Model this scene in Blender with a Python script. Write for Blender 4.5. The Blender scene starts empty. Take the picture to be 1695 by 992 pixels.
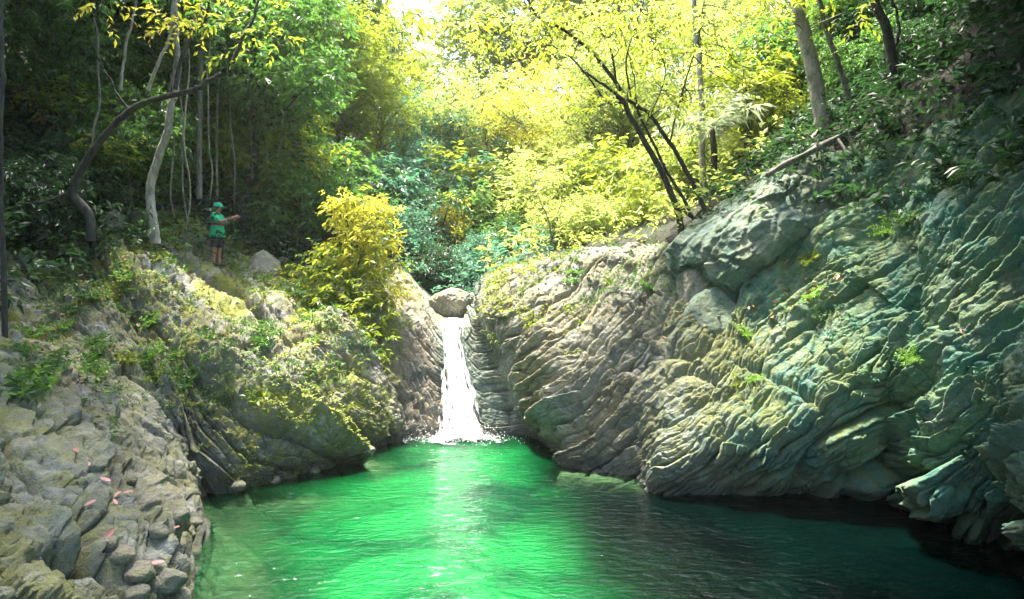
import bpy, math, random
import numpy as np
from mathutils import Vector
from mathutils.bvhtree import BVHTree

R = math.radians
sc = bpy.context.scene
col = sc.collection
rng = np.random.default_rng(7)
random.seed(7)

# ------------------------------------------------------------------ camera, sky, sun, exposure
CAM_Z = 3.0
FPX = 1130.0
cam_d = bpy.data.cameras.new('camera')
cam_d.sensor_width = 36.0
cam_d.lens = 36.0 * FPX / 1695.0
cam_d.clip_start = 0.05
cam_d.clip_end = 500.0
cam = bpy.data.objects.new('camera', cam_d)
col.objects.link(cam)
cam.location = (0, 0, CAM_Z)
cam.rotation_euler = (R(90), 0, 0)
sc.camera = cam

SUN_EL, SUN_AZ = R(74), R(-40)          # azimuth from +Y (up the valley) towards +X
world = bpy.data.worlds.new('World')
sc.world = world
world.use_nodes = True
wn, wl = world.node_tree.nodes, world.node_tree.links
bg = wn['Background']
sky = wn.new('ShaderNodeTexSky')
sky.sky_type = 'NISHITA'
sky.sun_disc = False
sky.sun_elevation = SUN_EL
sky.sun_rotation = SUN_AZ
sky.dust_density = 3.0
sky.air_density = 1.0
sky.ozone_density = 1.0
wl.new(sky.outputs[0], bg.inputs[0])
bg.inputs[1].default_value = 0.12
sun_d = bpy.data.lights.new('sun', 'SUN')
sun_d.energy = 3.0
sun_d.angle = R(7)
sun_d.color = (1.0, 0.93, 0.80)
sun = bpy.data.objects.new('sun', sun_d)
col.objects.link(sun)
sdir = Vector((math.sin(SUN_AZ) * math.cos(SUN_EL), math.cos(SUN_AZ) * math.cos(SUN_EL), math.sin(SUN_EL)))
sun.rotation_euler = (-sdir).to_track_quat('-Z', 'Y').to_euler()
sc.view_settings.view_transform = 'Standard'
sc.view_settings.look = 'None'
sc.view_settings.exposure = 3.25
sc.view_settings.gamma = 1.0
cy = sc.cycles
cy.max_bounces = 7
cy.diffuse_bounces = 3
cy.glossy_bounces = 3
cy.transmission_bounces = 4
cy.transparent_max_bounces = 12
cy.caustics_reflective = False
cy.caustics_refractive = False
cy.sample_clamp_indirect = 6.0
cy.use_denoising = True


def at(px, py, Y):
    """photo pixel + distance up the valley -> world point"""
    return np.array([(px - 847.5) / FPX * Y, Y, CAM_Z - (py - 496.0) / FPX * Y])


# ------------------------------------------------------------------ noise
_perm = np.arange(256); np.random.default_rng(3).shuffle(_perm)
_perm = np.concatenate([_perm, _perm, _perm])
_g = np.random.default_rng(4).normal(size=(256, 3)); _g /= np.linalg.norm(_g, axis=1)[:, None]


def pnoise(P, seed=0):
    P = np.asarray(P, float) + seed * 13.37
    i = np.floor(P).astype(np.int64)
    f = P - i
    u = f * f * f * (f * (f * 6 - 15) + 10)
    i &= 255
    out = 0.0
    for dx in (0, 1):
        wx = u[:, 0] if dx else 1 - u[:, 0]
        px_ = _perm[i[:, 0] + dx]
        for dy in (0, 1):
            wy = wx * (u[:, 1] if dy else 1 - u[:, 1])
            py_ = _perm[px_ + i[:, 1] + dy]
            for dz in (0, 1):
                w = wy * (u[:, 2] if dz else 1 - u[:, 2])
                g = _g[_perm[py_ + i[:, 2] + dz]]
                out = out + w * (g[:, 0] * (f[:, 0] - dx) + g[:, 1] * (f[:, 1] - dy) + g[:, 2] * (f[:, 2] - dz))
    return out * 1.5


def fbm(P, scale, oct=4, seed=0, ridged=False):
    o, a, tot = 0.0, 1.0, 0.0
    P = np.asarray(P) / scale
    for k in range(oct):
        n = pnoise(P * 2.03 ** k, seed + k)
        if ridged:
            n = 1 - 2 * np.abs(n)
        o = o + a * n
        tot += a
        a *= 0.5
    return o / tot


def hash01(a, b=0, seed=0):
    a = np.asarray(a, np.int64); b = np.asarray(b, np.int64)
    h = (a * 374761393 + b * 668265263 + seed * 974634777) & 0xffffffff
    h = ((h ^ (h >> 13)) * 1274126177) & 0xffffffff
    h ^= h >> 16
    return (h & 0xffff) / 65535.0


# ------------------------------------------------------------------ mesh helpers
def mesh_data(name, V, F, smooth=True, attrs=None):
    V = np.ascontiguousarray(V, np.float32)
    F = np.ascontiguousarray(F, np.int32)
    me = bpy.data.meshes.new(name)
    n, k = F.shape
    me.vertices.add(len(V)); me.vertices.foreach_set('co', V.ravel())
    me.loops.add(n * k); me.loops.foreach_set('vertex_index', F.ravel())
    me.polygons.add(n)
    me.polygons.foreach_set('loop_start', np.arange(0, n * k, k, dtype=np.int32))
    me.polygons.foreach_set('use_smooth', np.full(n, smooth, dtype=bool))
    me.update(calc_edges=True)
    for an, av in (attrs or {}).items():
        av = np.asarray(av, np.float32)
        if av.ndim == 1:
            a = me.attributes.new(an, 'FLOAT', 'POINT'); a.data.foreach_set('value', av)
        else:
            a = me.attributes.new(an, 'FLOAT_VECTOR', 'POINT'); a.data.foreach_set('vector', av.ravel())
    return me


def link(name, me, mat=None, parent=None):
    o = bpy.data.objects.new(name, me)
    col.objects.link(o)
    if mat is not None:
        if len(me.materials) == 0:
            me.materials.append(mat)
        elif me.materials[0] is not mat:
            o.material_slots[0].link = 'OBJECT'
            o.material_slots[0].material = mat
    if parent is not None:
        o.parent = parent
    return o


def tag(o, label, cat, group=None, kind=None):
    o['label'] = label
    o['category'] = cat
    if group:
        o['group'] = group
    if kind:
        o['kind'] = kind
    return o


def empty(name, loc, rz=0.0, s=1.0):
    o = bpy.data.objects.new(name, None)
    col.objects.link(o)
    o.location = tuple(loc)
    o.rotation_euler = (0, 0, rz)
    o.scale = (s, s, s) if np.isscalar(s) else tuple(s)
    o.empty_display_size = 0.1
    return o


def tube(pts, rad, seg=8, bumps=0.0):
    """swept tube through pts; returns V, F (quads)"""
    pts = np.asarray(pts, float); rad = np.asarray(rad, float)
    n = len(pts)
    T = np.gradient(pts, axis=0); T /= np.linalg.norm(T, axis=1)[:, None] + 1e-9
    ref = np.array([0.31, 0.9, 0.17])
    A = np.cross(T, ref); A /= np.linalg.norm(A, axis=1)[:, None] + 1e-9
    B = np.cross(T, A)
    th = np.linspace(0, 2 * np.pi, seg, endpoint=False)
    rr = rad[:, None] * np.ones((1, seg))
    if bumps:
        rr = rr * (1 + bumps * (np.sin(th * 3 + 1.7)[None, :] * 0.6 + np.random.default_rng(n).normal(size=(n, seg)) * 0.5))
    V = pts[:, None, :] + rr[..., None] * (np.cos(th)[None, :, None] * A[:, None, :] + np.sin(th)[None, :, None] * B[:, None, :])
    V = V.reshape(-1, 3)
    i = np.arange(n - 1)[:, None] * seg; j = np.arange(seg)[None, :]; j2 = (j + 1) % seg
    F = np.stack([i + j, i + j2, i + seg + j2, i + seg + j], -1).reshape(-1, 4)
    # end cap folded to a point
    V = np.vstack([V, pts[-1:] + T[-1:] * rad[-1]])
    e = len(V) - 1
    b = (n - 1) * seg
    cap = np.array([[b + k, b + (k + 1) % seg, e, e] for k in range(seg)])
    F2 = np.stack([cap[:, 0], cap[:, 1], cap[:, 2]], -1)
    return V, F, F2


def smooth_path(ctrl, n):
    """Catmull-Rom through ctrl (any columns)"""
    C = np.asarray(ctrl, float)
    C = np.vstack([2 * C[0] - C[1], C, 2 * C[-1] - C[-2]])
    t = np.linspace(0, len(C) - 3 - 1e-6, n)
    k = t.astype(int); f = (t - k)[:, None]
    p0, p1, p2, p3 = C[k], C[k + 1], C[k + 2], C[k + 3]
    return 0.5 * (2 * p1 + (p2 - p0) * f + (2 * p0 - 5 * p1 + 4 * p2 - p3) * f ** 2 + (3 * p1 - p0 - 3 * p2 + p3) * f ** 3)


class Wood:
    """collects tubes into one bark mesh"""
    def __init__(s): s.V, s.F, s.n = [], [], 0

    def add(s, pts, rad, seg=8, bumps=0.0):
        V, F, F2 = tube(pts, rad, seg, bumps)
        T = np.vstack([F[:, [0, 1, 2]], F[:, [0, 2, 3]], F2]) + s.n
        s.V.append(V); s.F.append(T); s.n += len(V)

    def mesh(s, name): return mesh_data(name, np.vstack(s.V), np.vstack(s.F))


# ------------------------------------------------------------------ materials
def new_mat(name):
    m = bpy.data.materials.new(name)
    m.use_nodes = True
    nt = m.node_tree
    b = nt.nodes['Principled BSDF']
    return m, nt, b


def nd(nt, t, **kw):
    n = nt.nodes.new(t)
    for k, v in kw.items():
        if k.startswith('i_'):
            n.inputs[k[2:].replace('_', ' ')].default_value = v
        else:
            setattr(n, k, v)
    return n


def noise(nt, scale, detail=5, rough=0.6, vec=None, dist=0.0):
    n = nd(nt, 'ShaderNodeTexNoise')
    n.inputs['Scale'].default_value = scale
    n.inputs['Detail'].default_value = detail
    n.inputs['Roughness'].default_value = rough
    n.inputs['Distortion'].default_value = dist
    if vec is None:
        g = nd(nt, 'ShaderNodeNewGeometry')
        vec = g.outputs['Position']
    nt.links.new(vec, n.inputs['Vector'])
    return n.outputs['Fac']


def ramp(nt, fac, stops):
    r = nd(nt, 'ShaderNodeValToRGB')
    e = r.color_ramp.elements
    while len(e) < len(stops):
        e.new(0.5)
    for k, (p, c) in enumerate(stops):
        e[k].position = p
        e[k].color = (*c, 1) if len(c) == 3 else c
    nt.links.new(fac, r.inputs[0])
    return r.outputs['Color']


def mix(nt, fac, a, b, blend='MIX'):
    m = nd(nt, 'ShaderNodeMix', data_type='RGBA', blend_type=blend)
    for sock, v in ((m.inputs[0], fac), (m.inputs[6], a), (m.inputs[7], b)):
        if isinstance(v, (int, float)):
            sock.default_value = v
        elif isinstance(v, tuple):
            sock.default_value = (*v, 1) if len(v) == 3 else v
        else:
            nt.links.new(v, sock)
    return m.outputs[2]


def math_(nt, op, a, b=None, c=None, clamp=False):
    m = nd(nt, 'ShaderNodeMath', operation=op, use_clamp=clamp)
    for k, v in enumerate((a, b, c)):
        if v is None:
            continue
        if isinstance(v, (int, float)):
            m.inputs[k].default_value = v
        else:
            nt.links.new(v, m.inputs[k])
    return m.outputs[0]


def attr(nt, name):
    a = nd(nt, 'ShaderNodeAttribute')
    a.attribute_name = name
    return a


def bump(nt, height, strength, dist, normal=None):
    b = nd(nt, 'ShaderNodeBump')
    b.inputs['Strength'].default_value = strength
    b.inputs['Distance'].default_value = dist
    nt.links.new(height, b.inputs['Height'])
    if normal is not None:
        nt.links.new(normal, b.inputs['Normal'])
    return b.outputs['Normal']


def rock_material(name, use_attr=True, base=((.085, .082, .072), (.20, .195, .172), (.37, .36, .325)), algae=0.2, moss=0.3, warm=0.2):
    m, nt, b = new_mat(name)
    L = nt.links
    geo = nd(nt, 'ShaderNodeNewGeometry')
    tc = nd(nt, 'ShaderNodeTexCoord')
    P = geo.outputs['Position'] if use_attr else tc.outputs['Object']
    n1 = noise(nt, 1.3, 8, .68, P, .4)
    n2 = noise(nt, 9.0, 6, .7, P)
    n3 = noise(nt, 38.0, 4, .7, P)
    c = ramp(nt, n1, [(.33, base[0]), (.5, base[1]), (.68, base[2])])
    c = mix(nt, .75, c, ramp(nt, n2, [(.3, (.32, .32, .34)), (.52, (.95, .95, .95)), (.72, (1.6, 1.58, 1.5))]), 'MULTIPLY')
    if use_attr:
        t = attr(nt, 'tint')
        sp = nd(nt, 'ShaderNodeSeparateXYZ')
        L.new(t.outputs['Vector'], sp.inputs[0])
        ga, wa, mo = sp.outputs
    else:
        ga, wa, mo = algae, warm, moss
    nm = noise(nt, .9, 6, .7, P, .6)
    nm2 = noise(nt, 6.0, 5, .7, P)
    # algae film: blotchy teal green
    fa = math_(nt, 'MULTIPLY', ga, ramp(nt, noise(nt, 2.2, 7, .72, P, .5), [(.3, (.4,) * 3), (.52, (1,) * 3)]))
    c = mix(nt, fa, c, mix(nt, n2, (.020, .09, .062), (.085, .235, .165)))
    # iron / leaf-dust warm tint
    fw = math_(nt, 'MULTIPLY', wa, ramp(nt, nm, [(.38, (0,) * 3), (.62, (1,) * 3)]))
    c = mix(nt, fw, c, mix(nt, n2, (.22, .15, .10), (.44, .35, .27)))
    # moss where the rock faces up
    sn = nd(nt, 'ShaderNodeSeparateXYZ')
    L.new(geo.outputs['Normal'], sn.inputs[0])
    up = ramp(nt, sn.outputs[2], [(.0, (.5,) * 3), (.6, (1,) * 3)])
    fm = math_(nt, 'MULTIPLY', up, ramp(nt, math_(nt, 'ADD', math_(nt, 'MULTIPLY', nm2, .5), math_(nt, 'MULTIPLY', nm, .6)), [(.47, (0,) * 3), (.60, (1,) * 3)]))
    fm = math_(nt, 'MULTIPLY', fm, mo, clamp=True)
    c = mix(nt, fm, c, mix(nt, n3, (.04, .065, .006), (.30, .30, .035)))
    # pale lichen specks
    c = mix(nt, ramp(nt, n3, [(.66, (0,) * 3), (.74, (.7,) * 3)]), c, (.46, .47, .42))
    # dark rim of wet rock just above the water
    if use_attr:
        sz = nd(nt, 'ShaderNodeSeparateXYZ'); L.new(P, sz.inputs[0])
        wet = math_(nt, 'SUBTRACT', 1.0, math_(nt, 'MULTIPLY', math_(nt, 'SUBTRACT', sz.outputs[2], math_(nt, 'MULTIPLY', nm2, .28)), 8.0), clamp=True)
        c = mix(nt, math_(nt, 'MULTIPLY', wet, .55), c, (.03, .035, .03))
        L.new(math_(nt, 'SUBTRACT', .78, math_(nt, 'MULTIPLY', wet, .45)), b.inputs['Roughness'])
    else:
        b.inputs['Roughness'].default_value = .75
    L.new(c, b.inputs['Base Color'])
    h = math_(nt, 'ADD', math_(nt, 'MULTIPLY', n2, .7), math_(nt, 'MULTIPLY', n3, .35))
    L.new(bump(nt, h, 1.0, .08), b.inputs['Normal'])
    b.inputs['Specular IOR Level'].default_value = .35
    return m
# ------------------------------------------------------------------ the rock banks: one lofted sheet from the left bank round the fall to the right bank
Q = 1.0
# rows: under water, water line, then up the slope, over the crest and up the hill
COLS = [
 # rows as (px, py, Y); n = bedding normal, th layer thickness, amp, tint(algae, warm, moss)
 dict(w=[(-3.2,-8,-.5),(-3.8,-8,0),(-4.6,-8,.9),(-5.3,-8,1.8),(-6.2,-8,2.8),(-7.6,-8,4),(-10,-8,6),(-15,-8,10)], n=(.45,.85,.25), th=.5, a=.25, t=(.2,.1,.5), d=10),
 dict(w=[(-2.4,1.5,-.5),(-2.9,1.5,0),(-3.7,1.5,.8),(-4.5,1.5,1.7),(-5.4,1.6,2.6),(-6.8,1.8,3.6),(-9,2.2,5.5),(-14,3,10)], n=(.45,.85,.25), th=.5, a=.25, t=(.2,.1,.5), d=60),
 dict(p=[(250,1400,4.5),(195,1249,4.5),(90,1050,4.8),(0,900,5.2),(-120,740,5.8),(-260,560,6.6),(-450,350,8),(-700,50,9)], n=(.45,.85,.25), th=.42, a=.27, t=(.3,.2,.6), d=170),
 dict(p=[(380,1100,6.8),(305,992,6.83),(230,900,7.1),(140,790,7.6),(40,680,8.2),(-60,550,9.2),(-200,330,11),(-350,0,12)], n=(.45,.85,.25), th=.42, a=.27, t=(.1,.25,.45), d=120),
 dict(p=[(430,930,8.8),(350,878,8.85),(290,812,9.25),(220,720,9.8),(120,620,10.5),(40,530,11.5),(-40,350,13.5),(-100,90,16)], n=(.45,.85,.25), th=.42, a=.27, t=(.1,.2,.45), d=90),
 dict(p=[(400,850,10.1),(325,828,10.2),(300,765,10.7),(272,700,10.8),(200,580,11.7),(130,470,13),(90,330,15.5),(50,150,19)], n=(.42,.86,.28), th=.42, a=.27, t=(.1,.12,.5), d=80),
 dict(p=[(440,840,10.5),(405,814,10.7),(395,755,10.9),(365,690,11.25),(315,580,12.3),(240,440,14.2),(200,330,16.5),(160,190,21)], n=(.35,.75,.56), th=.4, a=.32, t=(.1,.2,.8), d=90),
 dict(p=[(520,815,11.3),(500,790,11.5),(505,730,11.8),(480,660,12.4),(430,570,13.7),(355,445,17.3),(310,340,19),(280,235,24)], n=(.3,.6,.74), th=.42, a=.32, t=(.05,.35,.75), d=85),
 dict(p=[(600,780,12.6),(582,760,12.85),(590,710,13.1),(575,640,13.7),(530,560,14.7),(470,480,17.5),(420,400,20.5),(400,290,27)], n=(.4,.5,.76), th=.42, a=.32, t=(.0,.45,.8), d=70),
 dict(p=[(665,750,13.9),(642,735,14.2),(645,680,14.7),(630,610,15.3),(600,540,15.6),(570,490,17.5),(530,430,21),(500,335,29)], n=(.55,.45,.7), th=.4, a=.28, t=(.05,.9,.3), d=75),
 dict(p=[(740,730,14.8),(724,722,15),(706,655,15.6),(694,590,16.2),(690,535,16.9),(672,480,18.2),(640,430,21),(590,370,30)], n=(.45,.3,.84), th=.36, a=.2, t=(.15,.75,.1), d=55),
 dict(p=[(765,730,14.7),(765,722,15.1),(758,650,15.7),(752,590,16.2),(750,540,16.9),(750,529,18),(750,500,24),(760,400,40)], n=(.1,.3,.95), th=.36, a=.05, t=(.5,.2,.1), d=45),
 dict(p=[(800,730,14.8),(812,720,15),(804,660,15.7),(796,600,16.2),(786,543,16.8),(792,500,17.8),(800,455,21),(850,375,32)], n=(-.2,.15,.95), th=.34, a=.15, t=(.45,.3,.1), d=55),
 dict(p=[(872,722,14.9),(868,712,15.1),(846,650,15.5),(824,590,15.9),(800,530,16.4),(800,478,17.3),(840,440,19.5),(930,362,30)], n=(-.3,.1,.95), th=.34, a=.14, t=(.3,.3,.2), d=45),
 dict(p=[(915,755,13.8),(902,738,14.1),(882,670,14.1),(852,590,14.8),(824,520,15.5),(840,452,17),(900,425,19),(1000,345,29)], n=(-.46,.0,.89), th=.38, a=.2, t=(.15,.35,.5), d=60),
 dict(p=[(950,795,12.0),(935,772,12.3),(948,710,12.5),(948,620,13.2),(940,540,14.3),(930,440,16.3),(970,412,18),(1050,335,27)], n=(-.48,.0,.88), th=.38, a=.24, t=(.1,.4,.35), d=90),
 dict(p=[(1070,815,11.2),(1052,788,11.5),(1070,725,11.7),(1070,630,12.4),(1060,540,13.4),(1040,435,15),(1060,392,16.5),(1120,318,25)], n=(-.5,.1,.86), th=.4, a=.25, t=(.15,.35,.35), d=70),
 dict(p=[(1115,840,10.3),(1095,818,10.5),(1120,740,10.6),(1150,650,11.2),(1150,560,12.2),(1120,455,13.6),(1120,380,14.8),(1200,285,22)], n=(-.52,.2,.83), th=.42, a=.25, t=(.45,.3,.6), d=110),
 dict(p=[(1310,850,10.8),(1300,828,10.75),(1285,745,9.7),(1290,650,10.4),(1275,545,11.6),(1225,420,13),(1240,300,14.3),(1310,190,19)], n=(-.5,.32,.8), th=.45, a=.27, t=(.85,.15,.75), d=110),
 dict(p=[(1450,860,11.2),(1450,838,11.3),(1430,735,9.6),(1430,620,9.7),(1420,500,10.6),(1370,370,11.8),(1360,230,13),(1430,130,16)], n=(-.55,.35,.75), th=.45, a=.28, t=(1,.1,.6), d=60),
 dict(p=[(1510,845,12.2),(1500,815,12.3),(1490,735,11.3),(1500,630,9.5),(1520,500,9.6),(1500,350,10.6),(1470,200,12),(1560,50,15)], n=(-.56,.36,.74), th=.45, a=.28, t=(1,.1,.5), d=70),
 dict(p=[(1590,895,9.4),(1572,880,9.3),(1535,790,8.5),(1575,680,8.2),(1600,500,8.7),(1600,330,9.4),(1600,130,10.5),(1700,-150,13)], n=(-.57,.36,.74), th=.45, a=.28, t=(1,.1,.5), d=100),
 dict(p=[(1730,935,7.9),(1720,918,8),(1690,815,7.4),(1720,650,7.4),(1760,470,7.8),(1800,270,8.3),(1800,50,9.5),(1900,-250,12)], n=(-.57,.36,.74), th=.45, a=.28, t=(1,.1,.5), d=90),
 dict(w=[(4.5,5,-.5),(4.9,5,0),(4.7,4.9,1),(5,5,2.1),(5.5,5.2,3.3),(6.2,5.6,4.8),(7.6,6.5,6.8),(11,8,10.5)], n=(-.57,.36,.74), th=.45, a=.28, t=(.6,.1,.3), d=20),
 dict(w=[(4.5,-8,-.5),(4.9,-8,0),(5,-8,1),(5.4,-8,2.1),(6,-8,3.3),(6.8,-8,4.8),(8.5,-8,6.8),(13,-8,10.5)], n=(-.57,.36,.74), th=.45, a=.28, t=(.6,.1,.3), d=10),
]
SHALLOW = {3: 1.1, 4: 1.2, 5: 1.3, 6: 1.2, 7: 1.0, 8: .8, 9: .5, 15: .6, 16: .6}
ROWD = [6, 10, 16, 95, 95, 105, 95, 60, 26]        # samples per row segment (from the deepest row up)
grid = []
for ci, c in enumerate(COLS):
    p = np.array(c['w'], float) if 'w' in c else np.array([at(*q) for q in c['p']])
    out = np.array([.2, 10.5, 0]) - p[1]; out[2] = 0
    if p[1][1] < 8: out = np.array([-np.sign(p[1][0]), 0, 0])
    if 3 <= ci <= 8: out = np.array([.86, -.5, 0])
    out /= np.linalg.norm(out)
    p[0][2] = min(p[0][2], -.08)
    sh = SHALLOW.get(ci, .0)
    if sh:
        p[0] = p[1] + out * .35 * sh + np.array([0, 0, -.07])
        p[0][2] = -.05; q1 = p[0] + out * .9 * sh; q1[2] = -.40
        q2 = q1 + out * 2.4; q2[2] = -2.3
    else:
        p[0][2] = -.5; 
        q1 = p[0] + out * .35; q1[2] = -1.2
        q2 = q1 + out * .6; q2[2] = -2.4
    top = p[7] + (p[7] - p[6]) * 1.4 + np.array([0, 0, 3.0])
    grid.append(np.vstack([q2, q1, p, top]))
G = np.array(grid)                                   # (cols, rows, 3)


def cr_axis(A, counts):
    """Catmull-Rom along axis 0 with counts[k] samples in segment k"""
    E = np.concatenate([2 * A[:1] - A[1:2], A, 2 * A[-1:] - A[-2:-1]])
    seg, fr = [], []
    for k, n in enumerate(counts):
        seg += [k] * n; fr += list(np.arange(n) / n)
    seg.append(len(counts) - 1); fr.append(1.0)
    k = np.array(seg); f = np.array(fr).reshape((-1,) + (1,) * (A.ndim - 1))
    p0, p1, p2, p3 = E[k], E[k + 1], E[k + 2], E[k + 3]
    tens = 0.5 * (2 * p1 + (p2 - p0) * f + (2 * p0 - 5 * p1 + 4 * p2 - p3) * f ** 2 + (3 * p1 - p0 - 3 * p2 + p3) * f ** 3)
    lin = p1 + (p2 - p1) * f
    return .75 * tens + .25 * lin, k + np.array(fr)


def lin_axis(A, uu):
    k = np.minimum(uu.astype(int), len(A) - 2); f = (uu - k)
    f = (f * f * (3 - 2 * f)).reshape((-1,) + (1,) * (A.ndim - 1))
    return A[k] * (1 - f) + A[k + 1] * f


ucount = [max(4, int(c['d'] * Q)) for c in COLS[:-1]]
vcount = [max(3, int(n * Q)) for n in ROWD + [10]]
vcount = vcount[:G.shape[1] - 1]
Gu, uu = cr_axis(G, ucount)
Gv, vv = cr_axis(np.swapaxes(Gu, 0, 1), vcount)
S = np.swapaxes(Gv, 0, 1)                            # (U, V, 3)
NU, NV = S.shape[:2]
nv_ = np.array([np.array(c['n'], float) / np.linalg.norm(c['n']) for c in COLS])
nU = lin_axis(nv_, uu); nU /= np.linalg.norm(nU, axis=1)[:, None]
thU = lin_axis(np.array([c['th'] for c in COLS]), uu)
aU = lin_axis(np.array([c['a'] for c in COLS]), uu)
tU = lin_axis(np.array([c['t'] for c in COLS], float), uu)
Nn = np.cross(np.gradient(S, axis=0), np.gradient(S, axis=1))
Nn /= np.linalg.norm(Nn, axis=2)[..., None] + 1e-9
if Nn[NU // 8, NV // 2, 2] < 0: Nn = -Nn
P = S.reshape(-1, 3)
N = Nn.reshape(-1, 3)
rep = lambda a: np.repeat(a, NV, axis=0)
nP, thP, aP, tP, uP = rep(nU), rep(thU), rep(aU), rep(tU), rep(uu)
vP = np.tile(vv, NU)                                  # 3 = water line, 7 = crest


def layers(P, s, t, th, ln, seed, lip=.72, warp=.32):
    L = s / th + warp * fbm(P, 1.6 * 1.0, 3, seed) + .35 * np.sin(s / th * .9 + seed)
    k = np.floor(L); f = L - k
    hk = hash01(k, 0, seed)
    j = t / (ln * (.6 + .9 * hk)) + hk * 17 + .8 * pnoise(P / ln * 1.3, seed + 5)
    kj = np.floor(j); g = j - kj
    hb = hash01(k, kj, seed + 1)
    lp_ = np.clip(.86 + .10 * (hk - .5), .5, .95)
    e = np.where(f < lp_, .30 + .70 * (f / lp_) ** .8, 1 - ((f - lp_) / (1 - lp_)) ** 1.6 * .75)
    e = np.where(f < .10, e * (f / .10) ** .6, e)
    rnd = np.clip(e, 0, 1)
    be = np.minimum(g, 1 - g) * 2
    rb = 1 - (1 - np.clip(be / .35, 0, 1)) ** 2
    crk = .50 * np.exp(-(np.minimum(f, 1 - f) / .05) ** 2) * (.4 + .9 * hk) + .26 * np.exp(-(np.minimum(g, 1 - g) / .045) ** 2)
    tl = .55 * (hash01(k, kj, seed + 11) - .5) * (f - .5) + .45 * (hash01(k, kj, seed + 12) - .5) * (g - .5)
    return -crk + tl + rnd * (.62 + .38 * rb) * (.25 + .85 * hb) * (.5 + .6 * hk) 


nlow = np.array([-.30, .10, .95])                     # the low shelf by the right water line lies flatter
wl_ = (np.clip((4.7 - vP) / 1.2, 0, 1) * np.clip((uP - 16.4) / .9, 0, 1) * np.clip((20.4 - uP) / .9, 0, 1))[:, None]
nP = nP * (1 - wl_) + nlow * wl_; nP /= np.linalg.norm(nP, axis=1)[:, None]
j0 = int(np.argmin(np.abs(vv - 4.4)))
# dip of the beds (degrees, rising to the right), column by column
DIP = [-48, -48, -50, -52, -50, -50, -40, -33, -36, -47, -48, -12, 6, 14, 20, 22, 25, 31, 38, 42, 43, 41, 39, 38, 38]
dipU = lin_axis(np.array(DIP, float), uu)
dipP = rep(dipU) * (1 - wl_[:, 0]) + 20 * wl_[:, 0]
YP = np.maximum(P[:, 1], 3.0)
qP = np.stack([P[:, 0], P[:, 2] - 3.0], -1) / YP[:, None]     # bearing and slope seen from mid stream
q0 = qP.reshape(NU, NV, 2)[:, j0]
Y0 = YP.reshape(NU, NV)[:, j0]


def carry(ang):
    a0 = ang.reshape(NU, NV)[:, j0]
    n2 = np.stack([-np.sin(a0), np.cos(a0)], -1)
    st = np.einsum('ij,ij->i', .5 * (n2[1:] + n2[:-1]), np.diff(q0, axis=0)) * .5 * (Y0[1:] + Y0[:-1])
    c = np.concatenate([[0], np.cumsum(st)])
    nn = np.stack([-np.sin(ang), np.cos(ang)], -1)
    return rep(c) + rep(Y0) * np.einsum('ij,ij->i', qP - rep(q0), nn)


# bedding coordinates carried along the bank from column to column, then up and down each column
s_ = carry(np.radians(dipP))
t_ = carry(np.radians(dipP) - np.pi / 2)
big = fbm(P, 2.6, 3, 20)
left = np.clip((8.5 - uP) / 3, 0, 1)
mod = np.clip(.75 + 1.3 * fbm(P, 1.7, 3, 120), .15, 1.5)
mod2 = np.clip(.8 + 1.5 * fbm(P, 1.1, 3, 130), .1, 1.6)
nearl = 1 + .5 * np.clip((5.2 - uP) / 1.0, 0, 1) + .45 * np.exp(-((uP - 7.4) / 1.6) ** 2)
d = nearl * aP * 1.6 * layers(P, s_, t_, thP * 1.15, 5.0, 1)
d += mod * aP * .66 * layers(P, s_ + .13 * pnoise(P / .7, 9), t_, thP * .42, 1.5, 2)
d += mod2 * aP * .27 * layers(P, s_ + .05 * pnoise(P / .3, 19), t_, thP * .16, .6, 3)
d += aP * 1.1 * big
d += aP * .45 * fbm(P, .8, 5, 30, True)
d += .05 * aP * fbm(P, .12, 3, 60)
rub = fbm(P, .42, 4, 44, True)
d += left * .04 * rub + left * np.clip((uP - 4.5) / 1.5, 0, 1) * .06 * layers(P, s_ * .6 + t_ * .5, t_ * .7 - s_ * .5, .3 + 0 * s_, .5, 7)
def facets(P, size, seed):
    """broken angular faces: each cell of a jittered lattice is a plane of its own tilt"""
    Q_ = P / size + .25 * np.stack([pnoise(P / size * .8, seed + k) for k in range(3)], -1)
    base = np.floor(Q_).astype(np.int64)
    best = np.full(len(P), 1e9); out_ = np.zeros(len(P))
    for dx in (-1, 0, 1):
        for dy in (-1, 0, 1):
            for dz in (-1, 0, 1):
                c = base + np.array([dx, dy, dz])
                key = c[:, 0] * 73 + c[:, 1] * 9176 + c[:, 2] * 31337
                o_ = np.stack([hash01(key, k, seed) for k in range(3)], -1)
                dv = Q_ - (c + o_)
                dd = np.einsum('ij,ij->i', dv, dv)
                m_ = dd < best
                g_ = np.stack([hash01(key, k + 5, seed) - .5 for k in range(3)], -1)
                h_ = np.einsum('ij,ij->i', dv, g_) + .5 * (hash01(key, 9, seed) - .5)
                out_ = np.where(m_, h_, out_); best = np.where(m_, dd, best)
    return out_


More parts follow.
